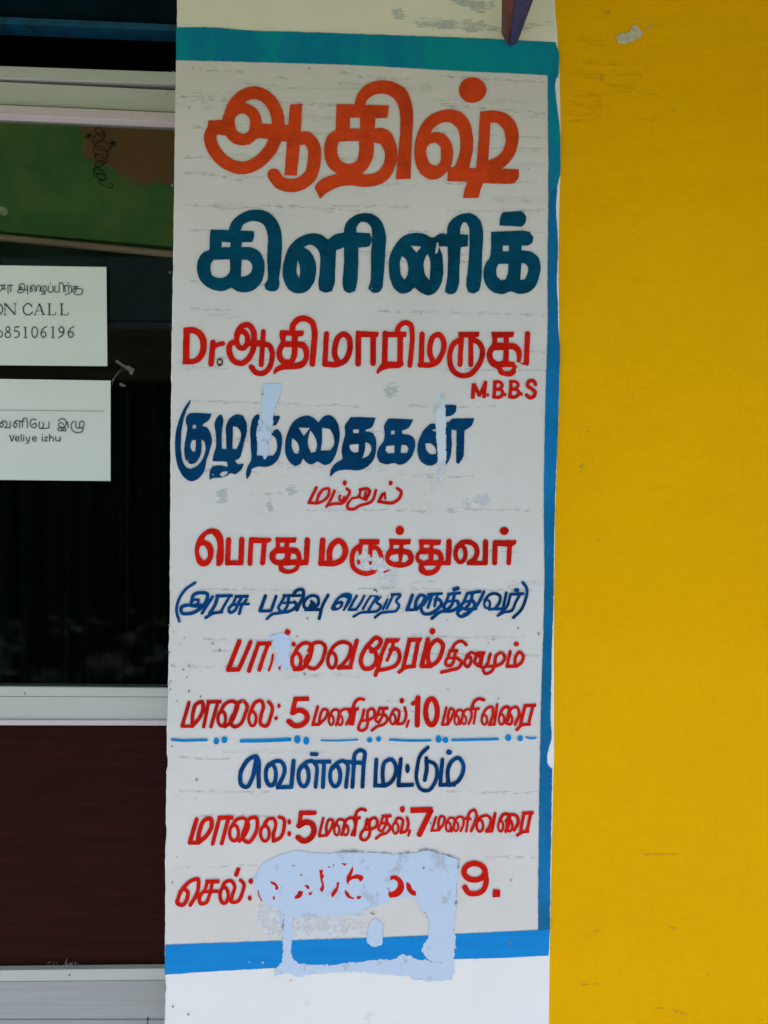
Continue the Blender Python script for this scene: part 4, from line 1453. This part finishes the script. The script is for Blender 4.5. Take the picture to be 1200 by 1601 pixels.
dust([(dr_.uniform(-10,262),dr_.uniform(955,1066),dr_.uniform(8,42),dr_.uniform(6,20)) for _ in range(26)]+[(dr_.uniform(-10,262),dr_.uniform(200,360),dr_.uniform(2,9),dr_.uniform(2,7)) for _ in range(10)],3.0)
# recess above the door
rc=bpy.data.objects.new('door_recess',None); scene.collection.objects.link(rc)
rc['label']='black recess above the door with a blue painted board at its top'; rc['category']='lintel'
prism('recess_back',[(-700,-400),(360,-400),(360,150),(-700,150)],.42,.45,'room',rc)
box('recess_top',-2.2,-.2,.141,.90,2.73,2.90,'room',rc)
prism('blue_board',q((-100,-100),(25,37)),.17,.20,'navyboard',rc,.002)
prism('board_edge',q((25.5,37.5),(36.5,47.5)),.155,.20,'blueedge',rc,.002)
# ---------------------------------------------------------------- behind the glass
rm=bpy.data.objects.new('room_behind_glass',None); scene.collection.objects.link(rm)
rm['label']='dark room interior seen dimly through the tinted door glass'; rm['category']='room'
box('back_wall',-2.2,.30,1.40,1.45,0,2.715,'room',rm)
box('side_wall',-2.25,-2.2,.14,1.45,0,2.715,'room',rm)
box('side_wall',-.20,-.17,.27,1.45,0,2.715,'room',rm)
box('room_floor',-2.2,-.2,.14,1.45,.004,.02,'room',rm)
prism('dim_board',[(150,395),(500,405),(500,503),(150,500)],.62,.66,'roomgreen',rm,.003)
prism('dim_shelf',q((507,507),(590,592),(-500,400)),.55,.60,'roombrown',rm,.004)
# folds of a dark curtain hanging behind the pane
def curtain():
    V=[];F=[];n=240
    for i in range(n+1):
        x=-1.55+1.32*i/n; y=.75+.022*math.sin(i*.55)+.012*math.sin(i*.21+1)
        V+=[(x,y,.1),(x,y+.01*math.sin(i*.3),2.0)]
    for i in range(n): F.append((2*i,2*i+2,2*i+3,2*i+1))
    return mesh('curtain',V,F,'curtain',rm,smooth=True)
curtain()
gb=bpy.data.objects.new('green_beam',None); scene.collection.objects.link(gb)
gb['label']='green painted beam with a bare brown patch seen through the top of the glass'; gb['category']='beam'
prism('beam_face',q((168,176),(362,386),(-500,400)),.26,.34,'greenpaint',gb)
BPT=[(135,150),(128,185),(124,200),(133,215),(130,235),(143,250),(160,258),(178,262),(190,275),(205,284),(235,287),(262,286),(300,290),(330,290),(330,150)]
def blob(name,pts,y,m,parent,n=1.5,**kw):
    wd=Word(); wd.poly(cr(pts,True)); wd.n=n; finish(wd); wd.V,wd.F=contour(wd); wd.name=name; wd.label=kw.get('label')
    return paint(wd,parent,y,m)
blob('bare_patch',BPT,.2585,'barebrown',gb,5)
blob('pale_chip',[(-4,324),(4,323),(11,328),(12,335),(3,336),(-4,331)],.2585,'chip',gb,1.2)
tube('pipe',[W3(-500,327,.245),W3(0,371.5,.245),W3(272,398,.245),W3(400,411,.245)],.0085,'pipe',None,12,label='pinkish brown pipe running under the green beam behind the glass',category='pipe')
# coil of barbed wire hanging in front of the green beam
def coil():
    o=bpy.data.objects.new('wire_coil',None); scene.collection.objects.link(o)
    o['label']='dark tangled wire coil hanging in front of the green beam behind glass'; o['category']='wire'
    rr=random.Random(4)
    for (cx,cy,ax,ay,tl) in [(157,193,11,9,0),(158,206,10,12,.2),(157,216,12,14,-.1),(157,228,13,10,.1),(158,238,12,12,0),(157,248,11,11,.1),(157,256,9,8,0),(157,268,11,10,0),(160,276,13,10,.1),(163,288,13,9,.2),(153,273,11,13,.1)]:
        P=[]; sc_=rr.uniform(.65,1.15); j1=rr.uniform(-3,3); j2=rr.uniform(-.6,.6)
        for k in range(22):
            t=2*math.pi*k/21*(.86 if cy>280 else 1)+cy
            x=cx+j1+ax*sc_*math.cos(t)+rr.uniform(-.9,.9)+tl*ay*math.sin(t); y=cy+ay*sc_*math.sin(t+j2)*.8+rr.uniform(-.9,.9)
            P.append(W3(x,y,.235+.012*math.sin(t)))
        tube('wire_loop',P,.0010,'wire',o,5)
    for cx,cy in ((139,212),(176,224)):
        for a in range(5):
            t=a*1.3+cx; tube('barb',[W3(cx-7*math.cos(t),cy-7*math.sin(t),.236),W3(cx,cy,.232),W3(cx+6*math.cos(t+.5),cy+7*math.sin(t+.5),.236)],[.0004,.0022,.0004],'wire',o,5)
coil()
# ---------------------------------------------------------------- sheets of paper on the glass
YP=YD+.0015
def sheet(name,c,label):
    # slightly cockled sheet, 24 x 16 cells
    (ax,ay),(bx,by),(cx,cy),(dx,dy)=c; V=[];F=[]; nx,ny=26,16
    for j in range(ny+1):
        for i in range(nx+1):
            u=i/nx;v=j/ny
            px=(ax*(1-u)+bx*u)*(1-v)+(dx*(1-u)+cx*u)*v; py=(ay*(1-u)+by*u)*(1-v)+(dy*(1-u)+cy*u)*v
            lift=.0006*math.sin(u*9+v*3)+.0004*math.sin(v*11+u*2)+.004*max(0,u-.93)/.07*(v-.4)**2
            V.append(W3(px,py,YP-.001-lift-.0012))
    for j in range(ny):
        for i in range(nx):
            a=j*(nx+1)+i; F.append((a,a+nx+1,a+nx+2,a+1))
    me=bpy.data.meshes.new(name); me.from_pydata(V,[],F); me.update(); me.polygons.foreach_set('use_smooth',[True]*len(F))
    r_=link(name,me,'paper',None,label=label,category='paper sheet',group='paper notices stuck on the glass')
    return r_
s1=sheet('paper_notice',[(-240,411),(166,417.5),(167.5,572.5),(-240,569)],'white printed sheet reading ON CALL with a phone number, upper sheet on the glass')
s2=sheet('paper_notice',[(-240,589),(172.5,595),(172.5,752),(-240,748)],'white printed sheet reading Veliye izhu below the ON CALL sheet on the glass')
for w in L2:
    w.name='printed_text' if w.colour=='ink' else 'ruled_line'
    up='upper' in w.label
    paint(w,s1 if up else s2,YP-.0042)
tubeo=tube
def strip(name,pts,wd,y,m,parent=None,**kw):
    V=[];F=[]
    for i,(a,b) in enumerate(pts):
        t=np.array(pts[min(i+1,len(pts)-1)])-np.array(pts[max(i-1,0)]); t=t/np.linalg.norm(t); nn=(-t[1],t[0])
        V+=[W3(a+nn[0]*wd/2,b+nn[1]*wd/2,y-.002*math.sin(i)),W3(a-nn[0]*wd/2,b-nn[1]*wd/2,y-.003*math.sin(i+1))]
    for i in range(len(pts)-1): F.append((2*i,2*i+1,2*i+3,2*i+2))
    return mesh(name,V,F,m,parent,**kw)
tp=strip('tape_scrap',[(181,564),(188,569),(196,574),(203,580),(205,583)],4.5,YP-.003,'tape',None,label='crumpled clear tape scrap on the glass beside the lower paper sheet',category='tape')
strip('tape_strand',[(173,597),(179,589),(187,582),(196,577),(204,574)],1.3,YP-.004,'tape',tp)
strip('tape_strand',[(174,603),(178,592),(182,584),(190,575)],1.0,YP-.0045,'tape',tp)
strip('tape_strand',[(186,600),(191,602),(196,604)],4,YP-.004,'tape',tp)
strip('tape_strand',[(199,572),(204,577),(208,577),(204,586)],5,YP-.004,'tape',tp)
# dust and hair caught on the bottom bead
hr=random.Random(8); hs=bpy.data.objects.new('dust_fluff',None); scene.collection.objects.link(hs)
hs['label']='pale tangle of dust and hair lying on the bottom door bead'; hs['category']='dust'
for i in range(26):
    x=hr.uniform(70,118); y=1515
    P=[(x,y)]
    for k in range(4): x+=hr.uniform(-4,4.5); y-=hr.uniform(-1,5); P.append((x,y))
    tube('hair',[W3(a,b,YD-.006+hr.uniform(-.004,.004)) for a,b in P],.00025,'alupink',hs,3)
# ---------------------------------------------------------------- iron bracket fixed above the teal band
br=bpy.data.objects.new('iron_bracket',None); scene.collection.objects.link(br); br.location=W3(798,64,0)
br['label']='purple and rust-brown iron angle bracket poking out above the teal border'; br['category']='bracket'
def plate(name,a,b,c_,d,th,m):
    P=[np.array(v) for v in (a,b,c_,d)]; nn=np.cross(P[1]-P[0],P[3]-P[0]); nn=nn/np.linalg.norm(nn)*th
    V=[tuple(p-np.array(br.location)) for p in P]+[tuple(p+nn-np.array(br.location)) for p in P]
    F=[(0,1,2,3),(7,6,5,4),(0,4,5,1),(1,5,6,2),(2,6,7,3),(3,7,4,0)]
    o=mesh(name,V,F,m,br)
    bv=o.modifiers.new('edge','BEVEL'); bv.width=.0008; bv.segments=2
    return o
plate('left_flange',W3(786,50,-.001),W3(796,69,-.001),W3(822,-90,-.30),W3(789,-90,-.30),.004,'ironbrown')
plate('right_flange',W3(795,71,-.003),W3(806,66,-.001),W3(859,-90,-.30),W3(816,-90,-.302),.004,'ironpurple')
plate('right_lip',W3(805.5,66.5,-.002),W3(808,62,-.004),W3(864,-90,-.302),W3(858,-90,-.306),.003,'irondark')
plate('fixing_tab',W3(787,52,-.0035),W3(796,71,-.0035),W3(801,68,-.004),W3(795,46,-.004),.002,'irondark')
